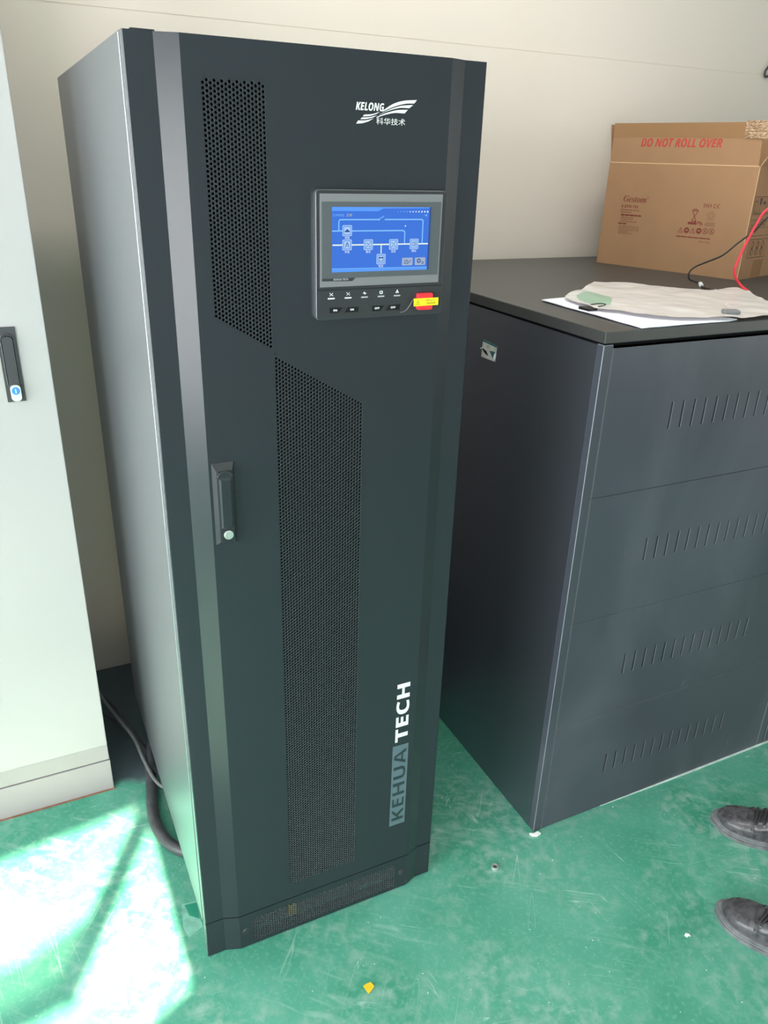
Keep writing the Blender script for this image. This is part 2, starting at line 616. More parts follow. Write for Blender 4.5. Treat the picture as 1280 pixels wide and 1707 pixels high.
def perforated(mb, poly, x0, z0, pitch, cs, r, mp, depth=0.0015):
    """hexagonally punched sheet covering poly; solid cells along its rim"""
    xa, xb = min(p[0] for p in poly), max(p[0] for p in poly)
    za, zb = min(p[1] for p in poly), max(p[1] for p in poly)
    corners = [(2 * cs / 3, 0), (cs / 3, pitch / 2), (-cs / 3, pitch / 2), (-2 * cs / 3, 0), (-cs / 3, -pitch / 2), (cs / 3, -pitch / 2)]
    cell = []
    for k in range(6):
        (ax, az), (bx, bz) = corners[k], corners[(k + 1) % 6]
        cell += [(ax, az), ((ax + bx) / 2, (az + bz) / 2)]
    dirs = [(a / math.hypot(a, b), b / math.hypot(a, b)) for a, b in cell]
    i0, i1 = int((xa - x0) / cs) - 2, int((xb - x0) / cs) + 3
    for i in range(i0, i1):
        cx = x0 + i * cs
        zo = z0 + (pitch / 2 if i % 2 else 0)
        for j in range(int((za - zo) / pitch) - 2, int((zb - zo) / pitch) + 3):
            cz = zo + j * pitch
            ins = in_poly((cx, cz), poly)
            dd = dist_poly((cx, cz), poly)
            if not ins and dd > pitch * 0.75:
                continue
            out = [mp(cx + a, cz + b, 0) for a, b in cell]
            if ins and dd > r * 1.02:
                inn = [mp(cx + c * r, cz + s_ * r, 0) for c, s_ in dirs]
                dep = [mp(cx + c * r * 0.84, cz + s_ * r * 0.84, -depth * 0.7) for c, s_ in dirs]
                f, g = [], []
                for k in range(12):
                    k2 = (k + 1) % 12
                    f.append((k, k2, 12 + k2, 12 + k))
                    g.append((12 + k, 12 + k2, 24 + k2, 24 + k))
                b0 = len(mb.v)
                mb.add(out + inn + dep, f)
                mb.f += [tuple(b0 + i for i in q) for q in g]
                mb.m += [1] * len(g)
            else:
                mb.add(out, [tuple(range(12))])


# ------------------------------------------------------------------ setting
def struct(o):
    o['kind'] = 'structure'
    return o


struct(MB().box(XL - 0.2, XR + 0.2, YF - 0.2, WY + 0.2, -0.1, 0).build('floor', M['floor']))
struct(MB().box(XL - 0.2, XR + 0.2, YF - 0.2, WY + 0.2, ZC, ZC + 0.1).build('ceiling', M['ceiling']))
ident = lambda a, b, d: (a, d, b)
# back wall: two plaster boards meeting at a fine joint
struct(MB().box(XL - 0.2, XR + 0.2, WY, WY + 0.15, 0, 2.0965).box(XL - 0.2, XR + 0.2, WY + 0.0015, WY + 0.15, 2.0965, 2.0985).box(XL - 0.2, XR + 0.2, WY, WY + 0.15, 2.0985, ZC).build('wall_back', M['wall']))


def rect(x0, x1, y0, y1):
    return [(x0, y0), (x1, y0), (x1, y1), (x0, y1)]


# wall behind the camera with its window openings; transom light, tall left light, wide right light
TR = (-0.95, -0.052, 1.70, 2.30)
LW = (-2.40, -1.00, 0.15, 2.142)
LD = (-0.95, -0.052, 0.90, 1.62)
struct(MB().prism(rect(XL - 0.2, XR + 0.2, 0, ZC), ident, YF - 0.10, YF, [rect(*TR), rect(*LW), rect(*LD)]).build('wall_front', M['wall_dim']))
SW = (-3.1, -1.9, 0.95, 2.45)
SL = (-2.5, 0.2, 0.25, 2.45)
yz = lambda a, b, d: (d, a, b)
struct(MB().prism(rect(YF - 0.2, WY, 0, ZC), yz, XL - 0.12, XL, [rect(*SL)]).build('wall_left', M['wall']))
struct(MB().prism(rect(YF - 0.2, WY, 0, ZC), yz, XR, XR + 0.12, [rect(*SW)]).build('wall_right', M['wall_dim']))


def window(n, r, mapping, d0, mull):
    x0, x1, z0, z1 = r
    t = 0.035
    holes = []
    k = mull
    wd = (x1 - x0 - t * (k + 1)) / k
    for i in range(k):
        a = x0 + t + i * (wd + t)
        holes.append(rect(a, a + wd, z0 + t, z1 - t))
    o = struct(MB().prism(rect(x0, x1, z0, z1), mapping, d0, d0 + 0.05, holes).build('window_%d' % n, M['frame']))
    g = MB()
    for h in holes:
        g.prism([h[0], h[1], h[2], h[3]], mapping, d0 + 0.022, d0 + 0.026)
    g.build('window_pane', M['glass'], o)
    return o


window(2, LW, ident, YF - 0.09, 2)
window(3, LD, ident, YF - 0.09, 1)
window(4, SW, yz, XR + 0.03, 2)  # unseen window, added around the right-hand fill light
window(5, SL, yz, XL - 0.09, 3)
# an added, unseen blocker outside keeps direct sun off the tall left light
struct(MB().box(-3.4, -1.0, -4.4, -4.2, 0, 4.6).build('wall_sun_block', M['wall']))
# the transom: slim outer frame and an opened casement standing askew in the opening
t1 = struct(MB().prism([(-0.95, 1.70), (-0.052, 1.70), (-0.052, 2.30), (-0.95, 2.30)], ident, YF - 0.09, YF - 0.05,
                       [[(-0.94, 1.735), (-0.30, 1.782), (-0.055, 1.848), (-0.055, 2.213), (-0.94, 2.144)]]).build('window_1', M['frame']))
sash = MB()
sash.prism(line2((-0.055, 2.160), (-0.325, 1.880), 0.044), ident, YF - 0.04, YF - 0.02)
sash.prism(line2((-0.310, 1.893), (-0.95, 1.822), 0.036), ident, YF - 0.04, YF - 0.02)
sash.build('window_sash', M['frame'], t1)
MB().prism([(-0.19, 2.01), (-0.325, 1.89), (-0.94, 1.83), (-0.94, 1.94), (-0.40, 1.965)], ident, YF - 0.034, YF - 0.03).build('window_pane', M['tint'], t1)


# ------------------------------------------------------------------ tall black power cabinet
UW, UD, UH = 0.597, 0.9614, 1.9013
ups = thing('power_cabinet', (UW / 2, UD / 2, 0), 'tall black steel power cabinet with lit blue touch screen and perforated door', 'cabinet')
PROF = [(0.0, 0.022), (0.0, 0.0015), (0.0015, 0.0), (0.0425, 0.0), (0.0765, -0.012), (0.5225, -0.012), (0.5535, 0.0), (0.5955, 0.0), (UW, 0.0015), (UW, 0.022)]
YC = -0.012
DZ0, DZ1 = 0.1115, 1.9005
MB().box(0.005, UW - 0.005, 0.034, UD - 0.002, 0.088, UH - 0.006).build('cabinet_body', M['inner'], ups)
MB().box(0.012, UW - 0.012, 0.030, 0.10, 0, 0.088).box(0.012, UW - 0.012, UD - 0.1, UD - 0.01, 0, 0.088).box(0.05, UW - 0.05, 0.10, UD - 0.1, 0.02, 0.088).build('plinth', M['steel'], ups, bevel=0.002)
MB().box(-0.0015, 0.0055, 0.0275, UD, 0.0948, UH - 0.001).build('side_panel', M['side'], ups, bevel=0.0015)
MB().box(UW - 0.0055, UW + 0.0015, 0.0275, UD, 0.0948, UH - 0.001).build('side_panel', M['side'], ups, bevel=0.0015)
MB().box(0.0, UW, 0.022, UD, UH - 0.006, UH).box(0.012, 0.046, 0.001, 0.03, UH - 0.003, UH + 0.0015).build('top_cover', M['black'], ups, bevel=0.001)

up_poly = [(0.1035, 1.8495), (0.1035, 1.5010), (0.2015, 1.4408), (0.2015, 1.8495)]
lo_poly = [(0.2035, 1.4375), (0.2035, 0.1555), (0.3745, 0.1555), (0.3745, 1.3343)]


def fascia(z0, z1, holes, name, parent):
    mb = MB()
    for (xa, ya), (xb, yb) in zip(PROF[:-1], PROF[1:]):
        if ya == YC and yb == YC:
            mb.prism(rect(xa, xb, z0, z1), xz(YC), 0, 0, holes)
        else:
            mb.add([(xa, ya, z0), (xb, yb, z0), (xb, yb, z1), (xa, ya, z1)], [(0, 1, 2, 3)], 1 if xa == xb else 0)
    for z in (z0, z1):
        mb.add([(x, y, z) for x, y in PROF], [tuple(range(len(PROF)))])
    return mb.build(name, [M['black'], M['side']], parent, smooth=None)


door = fascia(DZ0, DZ1, [up_poly, lo_poly], 'door', ups)
mb = MB()
perforated(mb, up_poly, 0.1068, 1.4975, 0.0070, 0.0057, 0.00265, xz(YC + 0.0003))
mb.build('vent_mesh', [M['black'], M['punch']], door, recalc=False)
mb = MB()
perforated(mb, lo_poly, 0.2068, 0.1600, 0.0070, 0.0058, 0.00265, xz(YC + 0.0003))
mb.build('vent_mesh', [M['black'], M['punch']], door, recalc=False)

# maker's emblem: slanted letters over a double swoosh, with four characters below
P = xz(YC)
mb = MB()
text(mb, '𝙆𝙀𝙇𝙊𝙉𝙂', 0.3497, 0.3998, 1.8163, 1.8281, P, 0.0008, bold=0.01)


def blade(outline):
    mb.prism(outline, P, 0.0, 0.0012)


def curve2(pts, n=6):
    return [(p.x, p.y) for p in spline([(a, b, 0) for a, b in pts], n)]


BL_ = (([(0.3983, 1.8179), (0.4158, 1.8279), (0.4347, 1.8335), (0.4587, 1.8359)], [(0.4542, 1.8307), (0.4376, 1.8294), (0.4187, 1.8246), (0.3976, 1.8163)]),
       ([(0.3934, 1.8127), (0.4107, 1.8200), (0.4295, 1.8258), (0.4522, 1.8284)], [(0.4455, 1.8234), (0.4283, 1.8229), (0.4081, 1.8180), (0.3910, 1.8115)]),
       ([(0.3884, 1.8086), (0.4054, 1.8149), (0.4243, 1.8196), (0.4428, 1.8208)], [(0.4369, 1.8153), (0.4190, 1.8152), (0.4015, 1.8116), (0.3862, 1.8068)]),
       ([(0.3648, 1.8103), (0.3787, 1.8117), (0.3922, 1.8155)], [(0.3854, 1.8119), (0.3748, 1.8088), (0.3626, 1.8076)]),
       ([(0.3609, 1.8060), (0.3748, 1.8072), (0.3876, 1.8104)], [(0.3802, 1.8068), (0.3683, 1.8041), (0.3584, 1.8034)]),
       ([(0.3544, 1.8014), (0.3683, 1.8023), (0.3815, 1.8057)], [(0.3723, 1.8009), (0.3618, 1.7979), (0.3512, 1.7968)]))
for t_, b_ in BL_:
    blade(curve2(t_) + curve2(b_))
text(mb, '科华技术', 0.3862, 0.4388, 1.7972, 1.8072, P, 0.0008)
tag(mb.build('emblem', M['white'], door), 'white emblem of slanted letters, winged swoosh and four characters')

# vertical lettering low on the door
up = lambda a, b, d: (0.5045 - b, YC - d, a)
mb = MB()
text(mb, '𝗧𝗘𝗖𝗛', 0.4940, 0.6608, 0.0, 0.0335, up, 0.0008, bold=0.012)
tag(mb.build('lettering', M['white'], door), 'white block capitals running up the door')
mb = MB()
mb.prism([(0.4655, 0.2312), (0.5078, 0.2305), (0.5080, 0.4824), (0.4662, 0.4832)], xz(YC), 0.0004, 0.0004, mi=0)
text(mb, '𝗞𝗘𝗛𝗨𝗔', 0.2462, 0.4690, 0.002, 0.0338, up, 0.0009, mi=1, bold=-0.012)
tag(mb.build('name_badge', [M['badge'], M['badge_dark']], door), 'blue grey rectangle with dark capitals')

# swing handle with key lock
h = MB()
hx0, hx1, hz0, hz1 = 0.0818, 0.1214, 1.0910, 1.2505
front = rect(hx0 + 0.004, hx1 - 0.004, hz0 + 0.004, hz1 - 0.004)
h.prism(rect(hx0, hx1, hz0, hz1), P, 0.0, 0.001)
h.add([P(a, b, 0.001) for a, b in rect(hx0, hx1, hz0, hz1)] + [P(a, b, 0.010) for a, b in rect(hx0 + 0.006, hx1 - 0.006, hz0 + 0.008, hz1 - 0.014)],
      [(0, 1, 5, 4), (1, 2, 6, 5), (2, 3, 7, 6), (3, 0, 4, 7), (4, 5, 6, 7)])
handle = h.build('door_handle', M['panel'], ups)
h = MB()
h.prism(rrect(0.0895, 0.1140, 1.1000, 1.2375, 0.004), P, 0.008, 0.0145)
h.add([P(a, b, 0.0145) for a, b in rect(0.0905, 0.1130, 1.128, 1.226)] + [P(a, b, 0.0170) for a, b in rect(0.0935, 0.1100, 1.131, 1.222)],
      [(0, 1, 5, 4), (1, 2, 6, 5), (2, 3, 7, 6), (3, 0, 4, 7), (4, 5, 6, 7)])
h.build('lever', M['black'], handle, bevel=0.0008)
arc = [(0.1018 + 0.0135 * math.cos(a), 1.2265 + 0.011 * math.sin(a)) for a in [math.radians(10 + 16 * k) for k in range(11)]]
h = MB()
h.tube([P(a, b, 0.0145) for a, b in arc], 0.0011, 6)
h.build('lever_rim', M['panel'], handle, smooth=60)
lk = lambda a, b, d: (0.1023 + a, YC - d, 1.1147 + b)
h = MB().lathe([(0.0088, 0.012), (0.0088, 0.0165), (0.0080, 0.0175)], lk, 24)
lock = h.build('lock_cylinder', M['chrome'], handle, smooth=30)
tag(lock, 'round pale metal key lock')
MB().prism(rect(0.1017, 0.1028, 1.110, 1.119), P, 0.0176, 0.0176).build('key_slot', M['offwhite'], handle)

# kick panel
km_poly = [(0.1095, 0.0885), (0.1095, 0.0120), (0.4885, 0.0120), (0.4885, 0.0885)]
kick = fascia(0.002, 0.1085, [km_poly], 'kick_panel', ups)
mb = MB()
perforated(mb, km_poly, 0.1127, 0.0160, 0.0066, 0.0058, 0.00245, xz(YC + 0.0003))
mb.build('vent_mesh', [M['black'], M['punch']], kick, recalc=False)
for sx, sz in ((0.0926, 0.0547), (0.5076, 0.0535)):
    sm = lambda a, b, d, sx=sx, sz=sz: (sx + a, YC - d, sz + b)
    s_ = MB().lathe([(0.0090, 0.0), (0.0082, 0.0012), (0.0056, 0.0012), (0.0052, 0.0003), (0.0040, 0.0006), (0.0034, 0.0024), (0.0008, 0.0028)], sm, 20)
    s_.build('screw', M['panel'], kick, smooth=30)
MB().box(0.206, 0.226, 0.010, 0.0105, 0.020, 0.078).build('inner_tag', M['yellow'], kick)['label'] = 'yellow tag seen through the mesh'
MB().box(0.5215, 0.5232, YC - 0.0010, YC + 0.001, 0.006, 0.104).build('panel_joint', M['panel'], kick)

# control panel
cp = MB()
HX0, HX1, HZ0, HZ1 = 0.2770, 0.5205, 1.4905, 1.6985
cp.prism(rrect(HX0, HX1, HZ0, HZ1, 0.006), P, 0.0, 0.0105, smi=1)
control = cp.build('control_panel', [M['panel'], M['side']], ups, smooth=35, bevel=0.0018)
control.modifiers['bevel'].material = 1  # pale sides and bevel paint in the highlight along the panel's edge
D0 = 0.0105
b = MB()
b.prism([(0.2836, 1.5452), (0.5116, 1.5465), (0.5116, 1.6934), (0.2836, 1.6927)], P, D0, D0 + 0.0016, mi=0)
b.prism([(0.2866, 1.5552), (0.3425, 1.5540), (0.3480, 1.5595), (0.5090, 1.5600), (0.5090, 1.6812), (0.2866, 1.6805)], P, D0 + 0.0019, D0 + 0.0019, mi=1)
b.prism([(0.2866, 1.5552), (0.3425, 1.5540), (0.3480, 1.5595), (0.2866, 1.5590)], P, D0 + 0.0021, D0 + 0.0021, mi=2)
text(b, '𝗞𝗘𝗛𝗨𝗔 𝗧𝗘𝗖𝗛', 0.3076, 0.3342, 1.5558, 1.5590, P, D0 + 0.0024, mi=3)
tag(b.build('bezel', [M['bezel'], M['bezel_in'], M['panel'], M['offwhite']], control), 'silver grey screen surround')

# the lit touch screen
S0 = D0 + 0.0022
s = MB()
sx0, sx1, sz0, sz1 = 0.3042, 0.4894, 1.5692, 1.6727
BG, BAR, LN, FL, WH, IC, NV, YE, GR = range(9)
s.prism(rect(sx0, sx1, sz0, sz1), P, S0, S0, mi=BG)
k = S0 + 0.0002
s.prism([(sx0, 1.6665), (0.388, 1.6660), (0.398, 1.6705), (sx1 - 0.003, 1.6712), (sx1 - 0.003, sz1), (sx0, sz1)], P, k, k, mi=BAR)
s.prism([(sx0, sz0), (sx1 - 0.003, sz0), (sx1 - 0.003, 1.5735), (sx0, 1.5748)], P, k, k, mi=BAR)
s.prism([(sx0, 1.5748), (sx1 - 0.003, 1.5735), (sx1 - 0.003, 1.5742), (sx0, 1.5756)], P, k, k, mi=LN)
s.prism(rect(sx1 - 0.003, sx1, sz0, sz1), P, k, k, mi=NV)
k = S0 + 0.0004


def seg(p, q, wd=0.0021, mi=LN):
    s.prism(line2(p, q, wd), P, k, k, mi=mi)


seg((0.3165, 1.6360), (0.3165, 1.6505)); seg((0.3165, 1.6505), (0.3188, 1.6530)); seg((0.3180, 1.6530), (0.3895, 1.6530))
seg((0.3895, 1.6530), (0.3990, 1.6585), 0.0012); s.prism(circle(0.3895, 1.6530, 0.0017, 12), P, k, k, mi=LN)
seg((0.4005, 1.6530), (0.4725, 1.6530)); seg((0.4720, 1.6530), (0.4742, 1.6508)); seg((0.4742, 1.6512), (0.4742, 1.6135))
seg((sx0, 1.6352), (0.3245, 1.6355)); seg((0.3390, 1.6352), (0.4372, 1.6352)); seg((0.4366, 1.6352), (0.4396, 1.6325)); seg((0.4396, 1.6335), (0.4396, 1.6140))
for a, c in ((sx0 + 0.001, 0.3240), (0.3395, 0.3625), (0.3790, 0.4105), (0.4265, 0.4505), (0.4660, 0.4860)):
    seg((a, 1.6130), (c, 1.6130), 0.0021, FL)
    n = max(1, round((c - a) / 0.0065))
    for i in range(n):
        q = a + (c - a) * (i + 0.5) / n
        s.prism(rect(q - 0.0016, q + 0.0016, 1.6120, 1.6140), P, k + 0.0001, k + 0.0001, mi=WH)
seg((0.3952, 1.6130), (0.3952, 1.5985), 0.0018, FL)
for q in (1.6085, 1.6015):
    s.prism(rect(0.3944, 0.3960, q - 0.0016, q + 0.0016), P, k + 0.0001, k + 0.0001, mi=WH)
for cx, cz, lab in ((0.3316, 1.6358, '旁路'), (0.3316, 1.6130, '市电'), (0.3708, 1.6129, '整流'), (0.4187, 1.6127, '逆变'), (0.4585, 1.6129, '输出'), (0.3954, 1.5890, '电池')):
    e = 0.0086
    s.prism(rrect(cx - e, cx + e, cz - e, cz + e, 0.0018, 3), P, k + 0.0001, k + 0.0001, mi=IC)
    s.prism(rrect(cx - e + .0016, cx + e - .0016, cz - e + .0016, cz + e - .0016, 0.0012, 3), P, k + 0.0002, k + 0.0002, mi=BG)
    s.prism(rrect(cx - e + .0026, cx + e - .0026, cz - e + .0026, cz + e - .0026, 0.0008, 3), P, k + 0.0003, k + 0.0003, mi=IC)
    z_ = k + 0.0004
    if lab == '旁路':
        s.prism([(cx - .0045, cz - .001), (cx, cz + .0025), (cx + .0045, cz - .001), (cx + .0045, cz - .0025), (cx - .0045, cz - .0025)], P, z_, z_, mi=NV)
    elif lab == '市电':
        s.prism(line2((cx - .0035, cz - .0045), (cx, cz + .0045), .0009), P, z_, z_, mi=NV)
        s.prism(line2((cx + .0035, cz - .0045), (cx, cz + .0045), .0009), P, z_, z_, mi=NV)
        for q in (-.0015, .0015):
            s.prism(line2((cx - .003, cz + q), (cx + .003, cz + q), .0008), P, z_, z_, mi=NV)
    elif lab in ('整流', '逆变'):
        s.prism(line2((cx - .005, cz - .005), (cx + .005, cz + .005), .0008), P, z_, z_, mi=NV)
        text(s, '~', cx - .0045, cx - .0005, cz + .0015, cz + .0032, P, z_, mi=NV)
        text(s, '=', cx + .0005, cx + .0045, cz - .0040, cz - .0018, P, z_, mi=NV)
    elif lab == '输出':
        s.prism(rect(cx - .004, cx + .0005, cz - .0035, cz + .0035), P, z_, z_, [rect(cx - .0032, cx - .0003, cz - .0027, cz + .0027)], mi=NV)
        for q in (-.003, 0, .003):
            s.prism(rect(cx + .0015, cx + .0045, cz + q - .0006, cz + q + .0006), P, z_, z_, mi=NV)
    else:
        s.prism(rect(cx - .0045, cx + .0045, cz - .004, cz + .003), P, z_, z_, [rect(cx - .0036, cx + .0036, cz - .0031, cz + .0012)], mi=NV)
        for q in (-.0028, .0028):
            s.prism(rect(cx + q - .0009, cx + q + .0009, cz + .003, cz + .0043), P, z_, z_, mi=NV)
    text(s, lab, cx - 0.0044, cx + 0.0044, cz - 0.0134, cz - 0.0092, P, k + 0.0001, mi=WH)
text(s, '工作状态: ', 0.3052, 0.3265, 1.6580, 1.6620, P, k, mi=LN)
text(s, '正常', 0.3300, 0.3400, 1.6578, 1.6622, P, k, mi=YE)
for i in range(11):
    q = 0.4255 + 0.0057 * i
    rr = 0.0006 + 0.00007 * i
    s.prism(rect(q - rr, q + rr, 1.6655 - rr, 1.6655 + rr), P, k, k, mi=LN if i < 4 else WH)
s.prism([(0.4765, 1.6600), (0.4792, 1.6600), (0.4815, 1.6625), (0.4815, 1.6570), (0.4792, 1.6592), (0.4765, 1.6592)], P, k, k, mi=LN)
s.prism(circle(0.4403, 1.6425, 0.0012, 10), P, k, k, mi=WH)
for cx in (0.4466, 0.4719):
    s.prism(rrect(cx - 0.0105, cx + 0.0105, 1.5772, 1.5902, 0.0015, 3), P, k, k, mi=GR)
s.prism(rrect(0.4405, 0.4470, 1.5800, 1.5865, 0.001, 2), P, k + .0001, k + .0001, [rrect(0.4412, 0.4463, 1.5807, 1.5858, 0.0006, 2)], mi=NV)
s.prism(line2((0.4415, 1.5815), (0.4460, 1.5855), .0008), P, k + .0002, k + .0002, mi=NV)
s.prism(line2((0.4470, 1.5805), (0.4535, 1.5860), .0012), P, k + .0002, k + .0002, mi=NV)
for cx, cz, ro in ((0.4693, 1.5845, 0.0042), (0.4770, 1.5812, 0.0024)):
    teeth = [(cx + (ro if i % 4 < 2 else ro * 0.8) * math.cos(i * PI / 16), cz + (ro if i % 4 < 2 else ro * 0.8) * math.sin(i * PI / 16)) for i in range(32)]
    s.prism(teeth, P, k + .0001, k + .0001, [circle(cx, cz, ro * 0.45, 12)], mi=NV)
tag(s.build('touch_screen', [M['scr_bg'], M['scr_bar'], M['scr_line'], M['scr_flow'], M['scr_white'], M['scr_icon'], M['scr_navy'], M['scr_yel'], M['scr_grey']], control, recalc=False),
    'lit blue touch screen with a flow diagram')

# lower strip: seam, five indicator lamps, four keys, stop button and its yellow seal
MB().prism([(0.2775, 1.5395), (0.5200, 1.5400), (0.5200, 1.5412), (0.2775, 1.5407)], P, D0 + 0.0002, D0 + 0.0002).build('panel_seam', M['key'], control, recalc=False)
icons = ('x', 'x', 'bolt', 'box', 'fan')
for i, ix in enumerate((0.3041, 0.3355, 0.3666, 0.3985, 0.4300)):
    q = MB()
    mi = 0 if i < 2 else 1
    q.prism(rect(ix - 0.0062, ix + 0.0062, 1.5247, 1.5269), P, D0, D0 + 0.0006, mi=mi)
    z_ = D0 + 0.0004
    cz = 1.5326
    if i < 2:
        q.prism(line2((ix - .003, cz - .0025), (ix + .003, cz + .0025), .001), P, z_, z_, mi=0)
        q.prism(line2((ix - .0028, cz + .0022), (ix + .0026, cz - .0022), .0011), P, z_, z_, mi=0)
        q.prism(circle(ix - .0024, cz + .0018, .0010, 10), P, z_, z_, mi=0)
        q.prism(circle(ix + .0024, cz - .0018, .0010, 10), P, z_, z_, mi=0)
    elif i == 2:
        q.prism([(ix - .0038, cz - .0005), (ix, cz + .003), (ix + .0005, cz + .0005), (ix + .0038, cz), (ix, cz - .0028), (ix - .0008, cz - .0005)], P, z_, z_, mi=0)
    elif i == 3:
        q.prism(rrect(ix - .003, ix + .003, cz - .0026, cz + .0026, .0008, 3), P, z_, z_, [rrect(ix - .0016, ix + .0016, cz - .0013, cz + .0013, .0004, 3)], mi=0)
    else:
        for a in (90, 210, 330):
            a = math.radians(a)
            q.prism(circle(ix + .002 * math.cos(a), cz + .002 * math.sin(a), .0014, 10), P, z_, z_, mi=0)
        q.prism(circle(ix, cz, .0012, 10), P, z_, z_, mi=0)
    q.build('indicator', [M['white'], M['offwhite']], control, recalc=False)
for poly, tx, w_ in (([(0.2995, 1.5018), (0.3190, 1.5018), (0.3262, 1.5100), (0.2995, 1.5102)], (0.3075, 0.3146), 'ON'),
                     ([(0.3275, 1.5016), (0.3562, 1.5014), (0.3562, 1.5094), (0.3335, 1.5096)], (0.3393, 0.3462), 'ON'),
                     ([(0.3808, 1.5008), (0.3990, 1.5008), (0.4062, 1.5096), (0.3808, 1.5096)], (0.3862, 0.3955), 'OFF'),
                     ([(0.4070, 1.5010), (0.4368, 1.5008), (0.4375, 1.5104), (0.4132, 1.5098)], (0.4177, 0.4270), 'OFF')):
    q = MB()
    q.prism(poly, P, D0, D0 + 0.0010, mi=0)
    e1_, e2_ = poly[1], poly[2]
    if w_ in ('ON', 'OFF'):
        text(q, '𝗢𝗡' if w_ == 'ON' else '𝗢𝗙𝗙', tx[0], tx[1], 1.5040, 1.5075, P, D0 + 0.0013, mi=1, bold=0.01)
    for aa, bb in ((poly[1], poly[2]), (poly[0], poly[3])):
        q.prism(line2(aa, bb, 0.0006), P, D0 + 0.0012, D0 + 0.0012, mi=2)
    q.build('key_button', [M['key'], M['white'], M['bezel_in']], control, recalc=False)
MB().tube([P(a, c, D0 + 0.0002) for a, c in ((0.4375, 1.4962), (0.4430, 1.4965), (0.4500, 1.4995), (0.4560, 1.5070), (0.4610, 1.5150), (0.4650, 1.5192))], 0.0008, 6).build('swage_line', M['bezel'], control, smooth=60)
q = MB()
q.prism(rrect(0.4690, 0.4985, 1.4998, 1.5288, 0.003), P, D0 - 0.001, D0 + 0.0085)
tag(q.build('stop_button', M['red'], control, smooth=35, bevel=0.0022), 'red square stop button')
q = MB()
z_ = D0 + 0.0092
q.prism([(0.4597, 1.5070), (0.5097, 1.5074), (0.5099, 1.5207), (0.4595, 1.5206)], P, z_ - 0.0003, z_, mi=0)
q.prism([(0.4632, 1.5092), (0.4722, 1.5094), (0.4678, 1.5180)], P, z_ + .0002, z_ + .0002, [[(0.4645, 1.5099), (0.4709, 1.5101), (0.4678, 1.5164)]], mi=2)
q.prism(rect(0.4674, 0.4682, 1.5108, 1.5148), P, z_ + .0002, z_ + .0002, mi=2)
text(q, '非专业人士', 0.4840, 0.5040, 1.5150, 1.5182, P, z_ + .0002, mi=1)
text(q, '不得启动此按钮', 0.4840, 0.5040, 1.5100, 1.5132, P, z_ + .0002, mi=1)
tag(q.build('warning_seal', [M['yellow'], M['ink'], M['olive_ink']], control, recalc=False), 'yellow paper seal across the red button')


# ------------------------------------------------------------------ battery cabinet
BX0, BX1, BY0, BY1, BZ, BL = 0.9389, 1.8680, -0.0026, 1.1900, 1.4276, 1.4016
battery = thing('battery_cabinet', ((BX0 + BX1) / 2, (BY0 + BY1) / 2, 0),
                'waist-high charcoal steel battery cabinet with four rows of vent slots, sticker on its flank', 'cabinet')
# folded steel shell, open at the front behind the slotted panels
MB().prism([(BX0 - 0.0003, BY0 + 0.0216), (BX0 - 0.0003, BY1 - 0.01), (BX1 + 0.0003, BY1 - 0.01), (BX1 + 0.0003, BY0 + 0.0216), (BX1 - 0.004, BY0 + 0.0216), (BX1 - 0.004, BY1 - 0.014), (BX0 + 0.004, BY1 - 0.014), (BX0 + 0.004, BY0 + 0.0216)],
           lambda a, b, d: (a, b, d), 0.001, 1.396).build('cabinet_body', M['battside'], battery)
MB().box(BX0 + 0.006, BX1 - 0.006, BY0 + 0.10, BY0 + 0.11, 0.001, 1.39).build('inner_tray', M['inner'], battery)
for xa, xb in ((BX0 - 0.0003, 0.9650), (1.8390, BX1 + 0.0003)):
    MB().box(xa, xb, BY0, BY0 + 0.0215, 0.0, 1.398).build('corner_post', [M['batt'], M['edge_glint']], battery, bevel=0.0014).modifiers['bevel'].material = 1
BP = xz(BY0)
bz = [0.0025, 0.3605, 0.6915, 1.0375, 1.3915]
for i in range(4):
    z0, z1 = bz[i], bz[i + 1] - 0.0018
    zc0, zc1 = ((0.1375, 0.2040), (0.4835, 0.5510), (0.8330, 0.8990), (1.1840, 1.2520))[i]
    holes = []
    for k_ in range(14):
        cx = 1.1695 + 0.0357 * k_
        hw = 0.0035
        hole = [(cx + hw * math.cos(a), zc1 - hw + hw * math.sin(a)) for a in [PI * j / 5 for j in range(6)]]
        hole += [(cx + hw * math.cos(a), zc0 + hw + hw * math.sin(a)) for a in [PI + PI * j / 5 for j in range(6)]]
        holes.append(hole)
    pn = MB().prism(rect(0.9668, 1.8372, z0, z1), BP, 0.0, -0.0018, holes, smi=1)
    panel = pn.build('front_panel', [M['batt'], M['edge_glint']], battery)
    # a pressed louvre lip behind each slot
    for k_ in range(14):
        lv = MB()
        cx = 1.1695 + 0.0357 * k_
        lv.add([(cx + 0.0036, BY0 + 0.0010, zc0), (cx + 0.0036, BY0 + 0.0010, zc1), (cx + 0.0028, BY0 + 0.0110, zc1), (cx + 0.0028, BY0 + 0.0110, zc0)], [(0, 1, 2, 3)])
        lv.build('louvre', M['batt'], panel, recalc=False)
MB().box(BX0 - 0.003, BX1 + 0.002, BY0 - 0.004, BY1, BL, BZ).build('lid', M['lid'], battery, bevel=0.0022)
MB().box(BX0 + 0.004, BX1 - 0.004, BY0 + 0.006, BY1 - 0.012, 1.394, BL).build('lid_gap', M['inner'], battery)
battery2 = copy_tree(battery)
battery2.location.x += BX1 - BX0 + 0.006
battery2['label'] = 'second charcoal battery cabinet, only its corner post shows at the right edge'

